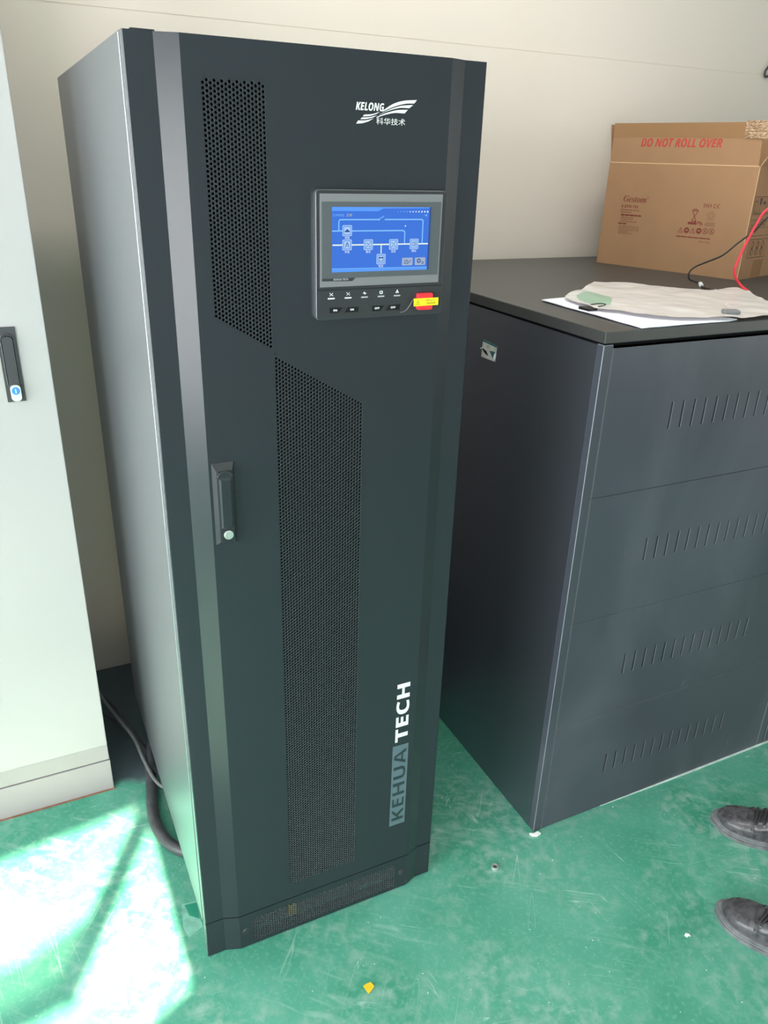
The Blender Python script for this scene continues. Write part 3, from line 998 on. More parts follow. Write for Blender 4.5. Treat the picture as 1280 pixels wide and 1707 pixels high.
# sticker on the flank
SP = lambda a, b, d: (BX0 - 0.0006 - d, a, b)
st = MB()
st.prism([(0.4655, 1.3165), (0.3975, 1.3125), (0.4005, 1.2705), (0.4685, 1.2695)], SP, 0.0, 0.0004, mi=0)
st.prism([(0.4655, 1.3165), (0.3975, 1.3125), (0.3978, 1.3080), (0.4660, 1.3110)], SP, 0.0006, 0.0006, mi=1)
st.prism([(0.4690, 1.2950), (0.4450, 1.2895), (0.4340, 1.2790), (0.4460, 1.2800), (0.4600, 1.2860)], SP, 0.0006, 0.0006, mi=3)
st.prism([(0.4310, 1.2935), (0.4040, 1.2960), (0.4120, 1.2770)], SP, 0.0006, 0.0006, mi=1)
st.prism([(0.4720, 1.2930), (0.4560, 1.2980), (0.4570, 1.2960), (0.4700, 1.2905)], SP, 0.001, 0.004, mi=2)
st.prism([(0.4060, 1.2900), (0.3990, 1.2910), (0.4020, 1.2760), (0.4075, 1.2795)], SP, 0.0007, 0.002, mi=2)
text(st, '12', 0.4420, 0.4310, 1.2985, 1.3060, SP, 0.0007, mi=3)
st.v = st.v
tag(st.build('sticker', [M['label_white'], M['label_teal'], M['white'], M['key']], None, recalc=False), 'small torn cream and teal sticker on the dark flank of the battery cabinet', 'sticker')

# pale line of sealant and the foam chip at the foot of the cabinet
MB().prism([(1.18, BY0 - 0.0005), (1.45, BY0 - 0.0055), (BX1 + 0.9, BY0 - 0.0075), (BX1 + 0.9, BY0 - 0.0005)], lambda a, b, d: (a, b, d), 0, 0.003).build('trim_1', M['sealant'])['kind'] = 'structure'
fm = MB()
fm.prism([(0.922, -0.006), (0.934, -0.012), (0.948, -0.010), (0.952, -0.020), (0.938, -0.022), (0.926, -0.016)], lambda a, b, d: (a, b, d), 0.0, 0.008)
tag(fm.build('foam_chip', M['foam'], None, bevel=0.001), 'tiny white foam chip at the near foot of the battery cabinet', 'scrap')


# ------------------------------------------------------------------ light grey cabinet at the left
GX1, GY0, GY1 = -0.1235, 0.6527, 1.262
GX0, GH = -0.9235, 2.20
grey = thing('switch_cabinet', ((GX0 + GX1) / 2, (GY0 + GY1) / 2, 0), 'tall light grey switch cabinet at the left edge with a black swing handle', 'cabinet')
MB().box(GX0, GX1, GY0 + 0.024, GY1, 0.11, GH).build('cabinet_body', M['beige'], grey, bevel=0.003)
MB().box(GX0 - 0.0, GX1 + 0.002, GY0 + 0.001, GY1, 0.0, 0.1075).build('plinth', M['plinth'], grey, bevel=0.002)
MB().box(GX0, GX1, GY0 + 0.004, GY0 + 0.024, 0.1105, 0.1640).build('bottom_rail', M['plinth'], grey, bevel=0.001)
gdoor = MB().box(GX0 + 0.002, GX1, GY0, GY0 + 0.022, 0.1660, GH - 0.004).build('door', M['beige'], grey, bevel=0.002)
GP = xz(GY0)
g = MB()
g.prism(rect(-0.2262, -0.1869, 1.2090, 1.3800), GP, 0.0, 0.004)
g.tube([GP(a, c, 0.004) for a, c in [(-0.2195, 1.250), (-0.2200, 1.345)] + [(-0.2060 + 0.0145 * math.cos(t_), 1.350 + 0.016 * math.sin(t_)) for t_ in [PI - PI * j / 10 for j in range(11)]] + [(-0.1930, 1.345), (-0.1925, 1.250)]], 0.0022, 8)
gh = g.build('door_handle', M['panel'], grey, bevel=0.001)
MB().prism(rrect(-0.2170, -0.1955, 1.2180, 1.3600, 0.009), GP, 0.003, 0.012).build('lever', M['panel'], gh, bevel=0.0015)
g = MB()
g.prism(rrect(-0.2170, -0.1950, 1.2130, 1.2510, 0.009), GP, 0.012, 0.016)
tag(g.build('lock_plate', M['chrome'], gh, bevel=0.0012), 'shiny chrome lock plate')
g = MB()
g.prism(circle(-0.2060, 1.2375, 0.0085), GP, 0.016, 0.018, mi=0)
g.prism(rect(-0.2070, -0.2050, 1.2325, 1.2425), GP, 0.0182, 0.0182, mi=1)
tag(g.build('lock_cap', [M['bluedisc'], M['white']], gh, recalc=False), 'blue round key cap')
MB().box(GX0, GX1 + 0.004, GY0 - 0.0035, GY0 + 0.001, 0.0, 0.0025).build('rust_edge', M['rust'], grey)['label'] = 'rusty orange line along the foot'


# ------------------------------------------------------------------ cables behind the power cabinet
cb = MB()
cb.tube(spline([(0.030, 0.86, 0.050), (0.016, 0.77, 0.050), (-0.006, 0.69, 0.040), (-0.020, 0.60, 0.020), (-0.033, 0.515, 0.0165), (-0.036, 0.445, 0.0165), (-0.022, 0.375, 0.0165), (0.008, 0.326, 0.0165), (0.030, 0.312, 0.0165)], 10), 0.0165, 14)
tag(cb.build('power_cable', M['conduit'], None, smooth=60), 'thick dark cable curling on the floor beside the tall black cabinet', 'cable')
for pts, r, lab in (([(-0.1145, 0.97, 0.13), (-0.075, 0.87, 0.095), (-0.040, 0.77, 0.075), (-0.026, 0.68, 0.055), (-0.012, 0.60, 0.045), (0.008, 0.55, 0.045), (0.040, 0.53, 0.05)], 0.0055, 'thin pale grey cable running down from behind the light grey cabinet'),
                    ([(-0.1145, 1.02, 0.10), (-0.070, 0.93, 0.080), (-0.040, 0.84, 0.060), (-0.018, 0.75, 0.050), (-0.008, 0.67, 0.040), (0.010, 0.61, 0.040), (0.040, 0.59, 0.05)], 0.0060, 'thin dark cable lying second in the bundle behind the cabinets'),
                    ([(-0.1145, 0.95, 0.07), (-0.075, 0.90, 0.050), (-0.035, 0.83, 0.030), (-0.010, 0.76, 0.030), (0.012, 0.69, 0.04), (0.040, 0.66, 0.05)], 0.0060, 'thin dark cable lowest in the bundle between the two cabinets')):
    cb = MB()
    cb.tube(spline(pts, 8), r, 10)
    tag(cb.build('control_cable', M['strand'] if 'pale' in lab else M['conduit'], None, smooth=60), lab, 'cable', 'cables between the cabinets')


# ------------------------------------------------------------------ cardboard box on the battery cabinet
C0 = Vector((1.9197, 0.5328, BZ))
TH = math.atan2(0.2901561, 0.9569793)
box = thing('cardboard_box', (C0.x, C0.y, BZ), 'open brown cardboard box with red printed lettering standing on the battery cabinet', 'box', rz=TH)
Wb, Lb, Hb, Ft = 0.345, 0.5225, 0.3316, 0.1200
t = 0.004
cx_ = MB()
cx_.prism(rect(0, Wb, 0, Lb), lambda a, b, d: (a, b, d), 0.0, Hb, [rect(t, Wb - t, t, Lb - t)])
cx_.box(t, Wb - t, t, Lb - t, 0, 0.006)
carton = cx_.build('carton', M['card'], box, local=True)


def flap(p0, p1, length, tilt, outward, inset0=0.0, inset1=0.0):
    """a flap hinged on p0-p1 at the rim, tilted outwards by tilt"""
    p0, p1, o = Vector(p0), Vector(p1), Vector(outward)
    d = (p1 - p0).normalized()
    upv = Vector((0, 0, 1)) * math.cos(tilt) + o * math.sin(tilt)
    n = d.cross(upv).normalized() * t / 2
    q = [p0, p1, p1 - d * inset1 + upv * length, p0 + d * inset0 + upv * length]
    f = MB()
    f.add([v + n for v in q] + [v - n for v in q], [(0, 1, 2, 3), (7, 6, 5, 4), (0, 4, 5, 1), (1, 5, 6, 2), (2, 6, 7, 3), (3, 7, 4, 0)])
    return f.build('flap', M['card'], box, local=True)


front_flap = flap((t / 2, 0.006, Hb), (t / 2, Lb - 0.002, Hb), Ft, math.radians(1.5), (-1, 0, 0), 0.006, 0.0)
flap((Wb - t / 2, 0.006, Hb), (Wb - t / 2, Lb - 0.006, Hb), Ft * 0.95, math.radians(16), (1, 0, 0), 0.004, 0.004)
flap((0.006, t / 2, Hb), (Wb - 0.006, t / 2, Hb), Ft, math.radians(24), (0, -1, 0), 0.036, 0.012)
flap((0.004, Lb - t / 2, Hb), (Wb - 0.006, Lb - t / 2, Hb), Ft * 0.98, math.radians(9), (0, 1, 0), 0.002, 0.012)
# pale crease along the fold, parcel tape
MB().box(-0.0006, 0.0004, 0.004, Lb - 0.004, Hb - 0.0018, Hb + 0.0012).build('crease', M['card_edge'], carton, local=True)
MB().box(-0.0004, 0.0012, -0.0006, 0.0012, 0.002, Hb - 0.002).build('corner_fold', M['card_edge'], carton, local=True)
tl = math.sin(math.radians(1.5))
FP = lambda a, b, d: (-tl * max(0.0, b - Hb) - 0.0002 - d, a, b)          # long face: a runs away from the near corner
RP = lambda a, b, d: FP(Lb - a, b, d)                                     # a runs left to right as one reads it
tp = MB()
tp.prism(rect(0.060, 0.5205, 0.4085, 0.4512), FP, 0.0, 0.0004)
tag(tp.build('parcel_tape', M['tape'], front_flap, local=True), 'strip of brown parcel tape along the flap')
# crumpled end of the tape at the corner
cr = MB()
rng = random.Random(4)
NX, NZ = 16, 14
for i in range(NX + 1):
    for j in range(NZ + 1):
        a = 0.066 - 0.082 * i / NX
        zz = 0.4075 + 0.048 * j / NZ
        x = -tl * (zz - Hb) - 0.001 - rng.random() * 0.0035
        if a < 0.006:
            x += (0.006 - a) * 0.9
        cr.v.append((x, a + rng.uniform(-.0015, .0015), zz + rng.uniform(-.0012, .0012)))
for i in range(NX):
    for j in range(NZ):
        b_ = i * (NZ + 1) + j
        cr.f.append((b_, b_ + 1, b_ + NZ + 2, b_ + NZ + 1))
        cr.m.append(0)
tag(cr.build('tape_end', M['crinkle'], front_flap, local=True, recalc=False), 'shiny crumpled end of the tape')
pr = MB()
text(pr, '𝘿𝙊 𝙉𝙊𝙏 𝙍𝙊𝙇𝙇 𝙊𝙑𝙀𝙍', Lb - 0.4112, Lb - 0.1322, 0.3810, 0.4060, RP, 0.0004)
tag(pr.build('lettering', M['red_ink'], front_flap, local=True, recalc=False), 'red capitals on the flap')
pr = MB()
text(pr, '𝑮𝒆𝒔𝒕𝒐𝒎', Lb - 0.4482, Lb - 0.3610, 0.2085, 0.2292, RP, 0.0003, mi=0)
text(pr, '®', Lb - 0.3590, Lb - 0.3530, 0.2235, 0.2295, RP, 0.0003, mi=0)
text(pr, '𝟲-𝗚𝗙𝗠-𝟭𝟱𝟬', Lb - 0.4525, Lb - 0.3885, 0.1900, 0.1995, RP, 0.0003, mi=0)
for z_, a, b_, h_, mi in ((0.1810, 0.4540, 0.3790, 0.0042, 1), (0.1735, 0.4530, 0.4080, 0.0040, 1), (0.1640, 0.4500, 0.3700, 0.0056, 0), (0.1570, 0.4480, 0.3960, 0.0034, 1),
                          (0.1510, 0.4480, 0.3970, 0.0030, 1), (0.1445, 0.4470, 0.3800, 0.0030, 1), (0.1365, 0.4560, 0.4210, 0.0046, 0), (0.1290, 0.4520, 0.3720, 0.0030, 1),
                          (0.1230, 0.4520, 0.3700, 0.0030, 1), (0.1170, 0.4520, 0.3720, 0.0030, 1), (0.1110, 0.4520, 0.4120, 0.0030, 1), (0.1055, 0.4530, 0.3920, 0.0030, 1)):
    # small print, broken into words
    q_ = a
    while q_ > b_ + 0.004:
        l_ = min(q_ - b_, rng.uniform(0.008, 0.020))
        pr.prism(rect(Lb - q_, Lb - q_ + l_ - 0.0016, z_, z_ + h_ * 0.9), RP, 0.0003, 0.0003, mi=mi)
        q_ -= l_
text(pr, '𝐈𝐒𝐎', Lb - 0.1562, Lb - 0.1295, 0.2070, 0.2190, RP, 0.0003, mi=0)


def arc2(cx, cz, r0, r1, a0, a1, n=14):
    A = [math.radians(a0 + (a1 - a0) * j / n) for j in range(n + 1)]
    return [(cx + r1 * math.cos(a), cz + r1 * math.sin(a)) for a in A] + [(cx + r0 * math.cos(a), cz + r0 * math.sin(a)) for a in reversed(A)]


pr.prism(arc2(Lb - 0.1165, 0.2130, 0.0042, 0.0062, 60, 300), RP, 0.0003, 0.0003, mi=0)
pr.prism(arc2(Lb - 0.1050, 0.2130, 0.0042, 0.0062, 60, 300), RP, 0.0003, 0.0003, mi=0)
pr.prism(rect(Lb - 0.1100, Lb - 0.1055, 0.2122, 0.2138), RP, 0.0003, 0.0003, mi=0)
# crossed-out bin over a bar, with Pb
cx, cz = Lb - 0.1800, 0.1780
for aa, bb in (((cx - .010, cz + .018), (cx + .008, cz - .014)), ((cx + .010, cz + .018), (cx - .008, cz - .014))):
    pr.prism(line2(aa, bb, 0.0022), RP, 0.0003, 0.0003, mi=0)
pr.prism(line2((cx - .011, cz + .018), (cx + .011, cz + .018), 0.003), RP, 0.0003, 0.0003, mi=0)
pr.prism(line2((cx - .007, cz + .022), (cx + .007, cz + .022), 0.002), RP, 0.0003, 0.0003, mi=0)
pr.prism(line2((cx - .008, cz - .014), (cx + .008, cz - .014), 0.0022), RP, 0.0003, 0.0003, mi=0)
pr.prism(circle(cx + .006, cz - .016, .003, 12), RP, 0.0003, 0.0003, mi=0)
pr.prism(rect(Lb - 0.1990, Lb - 0.1690, 0.1535, 0.1610), RP, 0.0003, 0.0003, mi=0)
text(pr, 'Pb', Lb - 0.1660, Lb - 0.1480, 0.1525, 0.1645, RP, 0.0003, mi=0, bold=0.01)
# recycling ring of leaves and three lines
cx, cz = Lb - 0.1245, 0.1835
for j in range(5):
    a = math.radians(90 + 72 * j)
    pr.prism(circle(cx + .0095 * math.cos(a), cz + .0105 * math.sin(a), .0052, 12), RP, 0.0003, 0.0003, [circle(cx + .0095 * math.cos(a), cz + .0105 * math.sin(a), .0038, 12)], mi=1)
for z_, wd in ((0.1610, 0.030), (0.1570, 0.036), (0.1525, 0.036)):
    pr.prism(rect(Lb - 0.1060 - wd, Lb - 0.1060, z_, z_ + 0.0018), RP, 0.0003, 0.0003, mi=1)
# six warning signs
for j in range(6):
    cx, cz = Lb - 0.2200 + 0.0212 * j, 0.1340 + 0.0006 * j
    if j in (0, 2):
        pr.prism([(cx - .0095, cz - .008), (cx + .0095, cz - .008), (cx, cz + .0095)], RP, 0.0003, 0.0003, [[(cx - .0070, cz - .0065), (cx + .0070, cz - .0065), (cx, cz + .0062)]], mi=0)
        pr.prism(line2((cx, cz - .0045), (cx, cz + .002), .0016), RP, 0.0003, 0.0003, mi=0)
    elif j in (1, 3):
        pr.prism(circle(cx, cz, .0092, 20), RP, 0.0003, 0.0003, [rect(cx - .0040, cx + .0040, cz - .0015, cz + .0025)], mi=0)
    else:
        pr.prism(circle(cx, cz, .0092, 20), RP, 0.0003, 0.0003, [circle(cx, cz, .0076, 20)], mi=0)
        pr.prism(line2((cx - .0055, cz + .0055), (cx + .0055, cz - .0055), .0014), RP, 0.0003, 0.0003, mi=0)
        pr.prism(line2((cx - .0020, cz - .0050), (cx + .0020, cz + .0050), .0018), RP, 0.0003, 0.0003, mi=0)
q_ = 0.2305
while q_ > 0.114:
    l_ = min(q_ - 0.112, rng.uniform(0.012, 0.026))
    pr.prism(rect(Lb - q_, Lb - q_ + l_ - 0.002, 0.1128, 0.1160), RP, 0.0003, 0.0003, mi=0)
    q_ -= l_
text(pr, 'Made in China', Lb - 0.1500, Lb - 0.1110, 0.1010, 0.1058, RP, 0.0003, mi=0)
tag(pr.build('printing', [M['maroon_ink'], M['faint_ink']], carton, local=True, recalc=False), 'maroon print with signs on the long side')
# end face print
EP = lambda a, b, d: (a, -0.0002 - d, b)
pr = MB()


def fr2(x0, x1, z0, z1, wd=0.0018):
    pr.prism(rect(x0, x1, z0, z1), EP, 0.0003, 0.0003, [rect(x0 + wd, x1 - wd, z0 + wd, z1 - wd)], mi=0)


fr2(0.012, 0.125, 0.198, 0.247)
fr2(0.010, 0.125, 0.178, 0.196)
for j in range(4):
    x_ = 0.014 + j * 0.028
    pr.prism(line2((x_ + 0.027, 0.2), (x_ + 0.027, 0.246), .0012), EP, 0.0003, 0.0003)
    c_ = x_ + 0.013
    if j == 0:
        for q_ in (-.007, .005):
            pr.prism(line2((c_ + q_, 0.206), (c_ + q_, 0.232), .002), EP, 0.0003, 0.0003)
            pr.prism([(c_ + q_ - .004, 0.230), (c_ + q_ + .004, 0.230), (c_ + q_, 0.240)], EP, 0.0003, 0.0003)
        pr.prism(line2((c_ - .010, 0.203), (c_ + .009, 0.203), .002), EP, 0.0003, 0.0003)
    elif j == 1:
        pr.prism([(c_ - .008, 0.242), (c_ + .008, 0.242), (c_ + .006, 0.226), (c_ + .001, 0.220), (c_ + .001, 0.207), (c_ + .006, 0.204), (c_ - .006, 0.204), (c_ - .001, 0.207), (c_ - .001, 0.220), (c_ - .006, 0.226)], EP, 0.0003, 0.0003)
    elif j == 2:
        pr.prism(arc2(c_, 0.224, .0, .010, 0, 180), EP, 0.0003, 0.0003)
        pr.prism(line2((c_, 0.224), (c_, 0.206), .0015), EP, 0.0003, 0.0003)
    else:
        pr.prism(circle(c_, 0.222, .010), EP, 0.0003, 0.0003, [circle(c_, 0.222, .008)])
for z_ in (0.1735, 0.1545, 0.1310):
    pr.prism(line2((0.008, z_), (0.165, z_), .0014), EP, 0.0003, 0.0003)
text(pr, '6-GFM-150', 0.020, 0.120, 0.1590, 0.1695, EP, 0.0003)
text(pr, 'QTY: 1PCS', 0.012, 0.075, 0.1365, 0.1490, EP, 0.0003)
fr2(0.034, 0.160, 0.064, 0.121)
for j in range(3):
    c_ = 0.060 + 0.036 * j
    pr.prism(circle(c_, 0.104, .011, 18), EP, 0.0003, 0.0003, [circle(c_, 0.104, .0085, 18)])
    pr.prism(circle(c_, 0.083, .011, 18), EP, 0.0003, 0.0003, [circle(c_, 0.083, .0085, 18)])
    pr.prism(line2((c_ - .006, 0.079), (c_ + .006, 0.109), .002), EP, 0.0003, 0.0003)
tag(pr.build('printing', [M['dark_ink']], carton, local=True, recalc=False), 'dark printed handling signs on the end')
MB().box(0.088, 0.160, -0.0008, 0.0, 0.0005, 0.056).build('parcel_tape', M['tape'], carton, local=True)


# ------------------------------------------------------------------ test leads
ld = MB()
bl = [(1.7000, 0.420, BZ + 0.0035), (1.7070, 0.448, BZ + 0.0035), (1.7085, 0.470, BZ + 0.004), (1.7020, 0.500, BZ + 0.0045), (1.6975, 0.517, 1.4400), (1.6960, 0.520, 1.4615), (1.7121, 0.5144, 1.4774), (1.7468, 0.504, 1.4918), (1.7898, 0.4911, 1.5114), (1.8293, 0.4792, 1.5465), (1.8737, 0.4659, 1.5832),
      (1.9061, 0.4562, 1.6211), (2.00, 0.43, 1.69), (2.12, 0.44, 1.78), (2.18, 0.49, 1.88), (2.18, 0.56, 1.905), (2.15, 0.64, 1.87), (2.11, 0.72, 1.70)]
bl = [(1.6358, 0.3560, BZ + 0.0035), (1.6600, 0.4250, BZ + 0.0035), (1.6890, 0.4600, BZ + 0.0035), (1.7150, 0.5000, BZ + 0.0045)] + bl[4:]
ld.tube(spline(bl, 8), 0.0026, 8)
lead = ld.build('test_lead', M['wire_black'], None, smooth=60)
tag(lead, 'thin black wire curling down in front of the cardboard box', 'wire')
ld = MB().tube([(1.6720, 0.4440, BZ + 0.0062), (1.6890, 0.4640, BZ + 0.0064)], 0.0062, 12)
tag(ld.build('wire_marker', M['white'], lead, smooth=60), 'white sleeve on the wire')
ld = MB().tube([(1.6358, 0.3560, BZ + 0.0045), (1.6290, 0.3380, BZ + 0.0045)], 0.0045, 10)
ld.build('wire_terminal', M['chrome'], lead, smooth=60)
ld = MB()
ld.tube(spline([(1.690, 0.285, BZ + 0.0085), (1.7080, 0.3336, 1.4470), (1.6872, 0.3399, 1.4698), (1.6803, 0.3419, 1.4927), (1.6850, 0.3405, 1.5187), (1.6989, 0.3363, 1.5654), (1.7170, 0.3309, 1.6146), (1.7392, 0.3242, 1.6523),
                (1.84, 0.31, 1.70), (2.00, 0.34, 1.74), (2.16, 0.42, 1.83), (2.21, 0.53, 1.905), (2.19, 0.64, 1.89), (2.14, 0.74, 1.72)], 8), 0.0034, 8)
tag(ld.build('test_lead', M['wire_red'], None, smooth=60), 'bright red wire hanging in front of the box end', 'wire')

# ------------------------------------------------------------------ papers and plastic sleeve on the lid
pp = MB()
pout = [(1.0351, 0.3597), (1.1200, 0.3775), (1.3000, 0.4100), (1.3300, 0.0030), (1.2950, -0.0050), (1.2200, -0.0035), (1.0302, -0.0090)]


def sheet(name, m, outline, z0, amp, thick, parent=None, seed=0, step=0.018, edge_drop=None):
    """a slightly wavy sheet cut to an outline"""
    bm = bmesh.new()
    vs = [bm.verts.new((a, b_, 0)) for a, b_ in outline]
    bm.faces.new(vs)
    xs = [a for a, _ in outline]; ys = [b_ for _, b_ in outline]
    x = min(xs)
    while x < max(xs):
        bmesh.ops.bisect_plane(bm, geom=bm.verts[:] + bm.edges[:] + bm.faces[:], plane_co=(x, 0, 0), plane_no=(1, 0, 0))
        x += step
    y = min(ys)
    while y < max(ys):
        bmesh.ops.bisect_plane(bm, geom=bm.verts[:] + bm.edges[:] + bm.faces[:], plane_co=(0, y, 0), plane_no=(0, 1, 0))
        y += step
    mb_ = MB()
    bm.verts.index_update()
    for v in bm.verts:
        n_ = noise.noise(Vector((v.co.x * 9 + seed, v.co.y * 9, seed))) + 0.22 * noise.noise(Vector((v.co.x * 30 + v.co.y * 18 + seed, v.co.y * 24 - v.co.x * 14, 1)))
        h_ = z0 + amp * (0.5 + 0.8 * abs(n_))
        if edge_drop and v.co.y < edge_drop:
            h_ -= (edge_drop - v.co.y) * 0.35
        mb_.v.append((v.co.x, v.co.y, h_))
    for f in bm.faces:
        mb_.f.append(tuple(v.index for v in f.verts))
        mb_.m.append(0)
    bm.free()
    o = mb_.build(name, m, parent, recalc=True)
    o.data.polygons.foreach_set('use_smooth', [True] * len(o.data.polygons))
    if thick:
        sm_ = o.modifiers.new('thickness', 'SOLIDIFY')
        sm_.thickness = thick
        sm_.offset = 1.0
    return o


papers = sheet('paper_stack', M['paper'], pout, BZ + 0.0008, 0.0022, 0.0022, seed=3)
tag(papers, 'white sheets of paper under a plastic sleeve on the near edge of the battery cabinet', 'paper')
sl_out = [(p.x, p.y) for p in spline([(1.0668, 0.2398, 0), (1.1005, 0.3507, 0), (1.2449, 0.4540, 0), (1.3652, 0.5563, 0)], 4)]
sl_out += [(1.4505, 0.4839), (1.5210, 0.4014), (1.5656, 0.3400), (1.6129, 0.3340), (1.6700, 0.3480), (1.7045, 0.3432), (1.6962, 0.3010), (1.6246, 0.1990), (1.5817, 0.1312), (1.5300, 0.0400), (1.4900, -0.0200),
           (1.3744, -0.0280), (1.3069, -0.0220), (1.2531, 0.0060), (1.1797, 0.0222), (1.1292, 0.0619), (1.1084, 0.1034), (1.0994, 0.1399), (1.0754, 0.1601), (1.0590, 0.1863)]
sleeve = sheet('document_sleeve', M['sleeve'], sl_out, BZ + 0.0062, 0.0095, 0.0, seed=8, step=0.012)
tag(sleeve, 'wrinkled milky plastic document sleeve lying over the papers', 'sleeve')
gr = sheet('green_insert', M['greenfilm'], [(1.0800, 0.2150), (1.1020, 0.3000), (1.1350, 0.3500), (1.2150, 0.4050), (1.2150, 0.3300), (1.1850, 0.2700), (1.1300, 0.2100)], BZ + 0.0072, 0.0098, 0.0, sleeve, seed=8, step=0.012)
gr['label'] = 'patch of green plastic in the sleeve corner'
ck = MB()
ck.prism([(1.0420, 0.2230), (1.0680, 0.2230), (1.0680, 0.1830), (1.0420, 0.1830)], lambda a, b, d: (a, b, BZ + d), 0.0005, 0.011)
clip = ck.build('binder_clip', M['key'], None, bevel=0.002)
tag(clip, 'black binder clip gripping the left edge of the papers', 'clip')
ck = MB().tube(spline([(1.072, 0.216, BZ + 0.014), (1.096, 0.212, BZ + 0.0165), (1.104, 0.201, BZ + 0.0165), (1.096, 0.191, BZ + 0.0165), (1.072, 0.187, BZ + 0.014)], 5), 0.0012, 6)
ck.build('clip_lever', M['key'], clip, smooth=60)
c2x, c2y = 1.335, 0.030
ck = MB()
a_ = Vector((0.86, -0.51)) * 0.019
b__ = Vector((0.51, 0.86)) * 0.013
quad = [(c2x - a_.x - b__.x, c2y - a_.y - b__.y), (c2x + a_.x - b__.x, c2y + a_.y - b__.y), (c2x + a_.x + b__.x, c2y + a_.y + b__.y), (c2x - a_.x + b__.x, c2y - a_.y + b__.y)]
ck.prism(quad, lambda a, b, d: (a, b, BZ + d), 0.011, 0.021)
clip2 = ck.build('binder_clip', M['bezel'], None, bevel=0.003)
tag(clip2, 'small silver grey clip lying on the plastic sleeve', 'clip')
d_ = b__.normalized()
pA = Vector((c2x, c2y)) + d_ * 0.010
lp = [pA - a_ * 0.35, pA - a_ * 0.25 + d_ * 0.028, pA + d_ * 0.034, pA + a_ * 0.25 + d_ * 0.028, pA + a_ * 0.35]
ck = MB().tube(spline([(p.x, p.y, BZ + 0.022 + 0.002 * i) for i, p in enumerate(lp)], 5), 0.0014, 6)
tag(ck.build('clip_lever', M['chrome'], clip2, smooth=60), 'bright wire lever')


# ------------------------------------------------------------------ cable loop on the wall at the right edge
wl = MB()
WL = lambda a, c: (a, WY - 0.012, c)
wl.tube(spline([WL(2.80, 2.30), WL(2.745, 2.205), WL(2.714, 2.135), WL(2.697, 2.110), WL(2.704, 2.092), WL(2.730, 2.100), WL(2.775, 2.135), WL(2.84, 2.15), WL(2.86, 2.02), WL(2.79, 1.94), WL(2.765, 1.90), WL(2.80, 1.70), WL(2.85, 1.45)], 8), 0.0045, 8)
tag(wl.build('wall_cable', M['conduit'], None, smooth=60), 'black cable looped on the wall above the cardboard box', 'cable')

# ------------------------------------------------------------------ bits on the floor
nt_ = MB()
fp = lambda a, b, d: (0.7671 + a, -0.0650 + b, d)
nt_.prism(circle(0, 0, 0.0095, 20), fp, 0.0, 0.010, [circle(0, 0, 0.0058, 16)], mi=0)
nt_.prism(circle(0, 0, 0.0057, 16), fp, 0.0, 0.002, mi=1)
tag(nt_.build('metal_ring', [M['chrome'], M['key']], None, bevel=0.001), 'small dark metal ring on the green floor between the cabinets', 'nut')
ch = MB()
ch.prism([(1.090, -0.432), (1.097, -0.428), (1.104, -0.433), (1.103, -0.440), (1.098, -0.437), (1.093, -0.439)], lambda a, b, d: (a, b, d), 0.0, 0.003)
tag(ch.build('plaster_chip', M['foam'], None, bevel=0.0006), 'tiny white chip on the green floor left of the nearer shoe', 'scrap')
ys = MB()
ys.prism([(0.3057, -0.2195), (0.3150, -0.2165), (0.3263, -0.2178), (0.3297, -0.2304), (0.3200, -0.2365), (0.3094, -0.2415)], lambda a, b, d: (a, b, 0.001 + d + 0.10 * abs(a - 0.316)), 0.0, 0.0006)
tag(ys.build('paper_scrap', M['yscrap'], None), 'torn yellow scrap on the floor in front of the tall black cabinet', 'scrap')


fl_ = bpy.data.objects['floor']
MB().prism([(-0.0259, 0.1693), (0.011, 0.1660), (0.0074, 0.0850), (-0.0302, 0.0698), (-0.0370, 0.1051)], lambda a, b, d: (a, b, d), 0.0, 0.0006, mi=0).prism(
    [(-0.0200, 0.1640), (0.010, 0.1600), (0.0060, 0.1100), (-0.0160, 0.1300)], lambda a, b, d: (a, b, d), 0.0006, 0.0009, mi=1).build('paint_patch', [M['patch_light'], M['patch_green']], fl_)


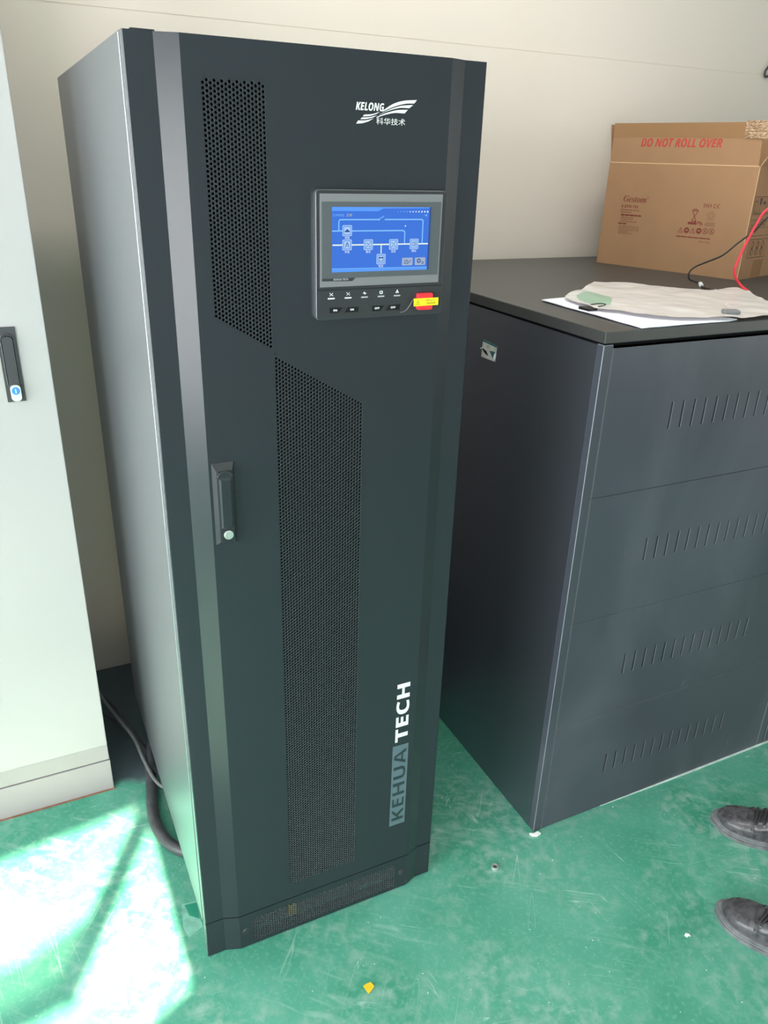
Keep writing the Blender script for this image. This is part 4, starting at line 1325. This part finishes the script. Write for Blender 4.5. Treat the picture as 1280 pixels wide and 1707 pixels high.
# ------------------------------------------------------------------ shoes
def make_shoe(name, loc, heading, side, label):
    """local +x points to the toe, sole on z = 0"""
    o = thing(name, loc, label, 'shoe', rz=heading)
    xs = [0.0, 0.010, 0.03, 0.07, 0.11, 0.15, 0.19, 0.225, 0.25, 0.27, 0.286, 0.2945]
    hw = [0.012, 0.026, 0.034, 0.036, 0.036, 0.040, 0.047, 0.0485, 0.0440, 0.0350, 0.0205, 0.0050]
    cen = [side * -0.004 * math.sin(x / 0.293 * PI) for x in xs]

    def outline(g):
        L_ = [(x + (g if i == len(xs) - 1 else (-g if i == 0 else 0)), c + w_ + g) for i, (x, c, w_) in enumerate(zip(xs, cen, hw))]
        R2 = [(x + (g if i == len(xs) - 1 else (-g if i == 0 else 0)), c - w_ - g) for i, (x, c, w_) in enumerate(zip(xs, cen, hw))]
        poly = L_ + R2[::-1]
        sp_ = spline([(a, b_, 0) for a, b_ in poly + [poly[0]]], 4)[:-1]
        return [(p.x, p.y) for p in sp_]
    sole = MB()
    fl = lambda a, b, d: (a, b, d)
    sole.prism(outline(0.0040), fl, 0.0, 0.010)
    sole.prism(outline(0.0022), fl, 0.010, 0.013)
    sole.prism(outline(0.0042), fl, 0.013, 0.0195)
    sole.prism(outline(0.0026), fl, 0.0195, 0.0245)
    sole.build('sole', M['sole'], o, local=True, bevel=0.0018)
    # upper: lofted arches, front part closed, collar open at the ankle
    top = [0.090, 0.094, 0.098, 0.098, 0.094, 0.084, 0.068, 0.057, 0.052, 0.047, 0.040, 0.030]
    up_ = MB()
    n = 16
    ring = []
    X = [0.001, 0.009, 0.03, 0.07, 0.11, 0.15, 0.19, 0.225, 0.25, 0.268, 0.281, 0.289]
    for i, x in enumerate(X):
        row = []
        for j in range(n + 1):
            a = PI * j / n
            w_ = (hw[i] - 0.001)
            zz = 0.024 + (top[i] - 0.024) * (abs(math.sin(a)) ** (0.62 if x > 0.2 else 0.75))
            yy = cen[i] + w_ * math.copysign(abs(math.cos(a)) ** 0.75, math.cos(a))
            row.append((x, yy, zz))
        ring.append(row)
    v = [p for r in ring for p in r]
    f = []
    for i in range(len(X) - 1):
        for j in range(n):
            if 1 <= i < 4 and 5 <= j < n - 5:
                continue  # ankle opening
            b_ = i * (n + 1) + j
            f.append((b_, b_ + 1, b_ + n + 2, b_ + n + 1))
    f.append(tuple(range(n + 1)))
    f.append(tuple((len(X) - 1) * (n + 1) + j for j in range(n + 1)))
    up_.add(v, f)
    u = up_.build('upper', M['leather'], o, local=True, smooth=60)
    sm_ = u.modifiers.new('subdivision', 'SUBSURF')
    sm_.levels = 1
    sm_.render_levels = 2

    def at(x, a):
        i = max(k_ for k_ in range(len(X)) if X[k_] <= x)
        i = min(i, len(X) - 2)
        tt = (x - X[i]) / (X[i + 1] - X[i])
        w_ = (hw[i] - 0.001) * (1 - tt) + (hw[i + 1] - 0.001) * tt
        tp_ = top[i] * (1 - tt) + top[i + 1] * tt
        cc = cen[i] * (1 - tt) + cen[i + 1] * tt
        pw = 0.62 if x > 0.2 else 0.75
        return Vector((x, cc + w_ * math.copysign(abs(math.cos(a)) ** 0.75, math.cos(a)), 0.024 + (tp_ - 0.024) * abs(math.sin(a)) ** pw))
    seam = MB()
    seam.tube([at(0.214 - 0.022 * abs(math.cos(math.radians(a))) ** 2 + 0.004, math.radians(a)) + Vector((0, 0, 0.0006)) for a in range(6, 175, 8)], 0.0013, 6)
    seam.build('toe_seam', M['leather'], u, local=True, smooth=60)
    # welt of the tongue and facings
    tg = MB()
    rows = []
    for x in (0.205, 0.19, 0.17, 0.15, 0.13, 0.115):
        rows.append([at(x, math.radians(a)) + Vector((0, 0, 0.002)) for a in (66, 78, 90, 102, 114)])
    vv = [p for r in rows for p in r]
    ff = [(i * 5 + j, i * 5 + j + 1, (i + 1) * 5 + j + 1, (i + 1) * 5 + j) for i in range(5) for j in range(4)]
    tg.add(vv, ff)
    tg.build('tongue', M['lining'], o, local=True, smooth=60)
    for s2 in (1, -1):
        fc = MB()
        rows = []
        for x in (0.208, 0.19, 0.17, 0.15, 0.13, 0.112):
            rows.append([at(x, math.radians(90 + s2 * q)) + Vector((0, 0, 0.0028 if q < 50 else 0.0006)) for q in (20, 30, 42, 54, 66)])
        vv = [p for r in rows for p in r]
        fc.add(vv, [(i * 5 + j, i * 5 + j + 1, (i + 1) * 5 + j + 1, (i + 1) * 5 + j) for i in range(5) for j in range(4)])
        q_ = fc.build('lace_facing', M['leather'], o, local=True, smooth=60)
        so = q_.modifiers.new('thickness', 'SOLIDIFY')
        so.thickness = 0.002
    for k_ in range(5):
        x = 0.198 - 0.019 * k_
        lc = MB()
        pts = [at(x, math.radians(a)) + Vector((0.004 * math.sin(math.radians(a * 2)), 0, 0.0062)) for a in (52, 62, 72, 82, 90, 98, 108, 118, 128)]
        pts = [pts[0] - Vector((0, 0, 0.005))] + pts + [pts[-1] - Vector((0, 0, 0.005))]
        lc.tube(pts, 0.0022, 8)
        if k_ < 4:
            lc.tube([at(x - 0.019 * q, math.radians(54 + 72 * q)) + Vector((0, 0, 0.0055)) for q in (0, 0.2, 0.4, 0.6, 0.8, 1.0)], 0.0019, 8)
        lc.build('lace', M['lace'], o, local=True, smooth=60)
        for s2 in (50, 130):
            ep_ = at(x, math.radians(s2)) + Vector((0, 0, 0.0036))
            ey = MB()
            ey.tube([ep_ + Vector((0.0035 * math.cos(q), 0.0035 * math.sin(q), 0)) for q in [2 * PI * j / 10 for j in range(11)]], 0.0011, 6, cap=False)
            ey.build('eyelet', M['steel'], o, local=True, smooth=60)
    MB().prism([(0.02 + 0.05 + 0.047 * math.cos(q), 0.031 * math.sin(q)) for q in [2 * PI * j / 20 for j in range(20)]], fl, 0.030, 0.034).build('insole', M['lining'], o, local=True)
    return o


def put_shoe(name, toe, heading, side, label):
    d = Vector((math.cos(heading), math.sin(heading), 0))
    o = make_shoe(name, Vector((toe[0], toe[1], 0)) - d * 0.296 * 1.10, heading, side, label)
    o.scale = (1.10, 1.10, 1.06)
    return o


put_shoe('lace_up_shoe', (1.451, -0.180), math.atan2(0.77, -0.64), -1, 'scuffed black leather lace-up shoe, the farther of two beside the battery cabinet')
put_shoe('lace_up_shoe', (1.226, -0.409), math.atan2(0.93, -0.37), 1, 'scuffed black leather lace-up shoe, the nearer of two at the lower right edge')
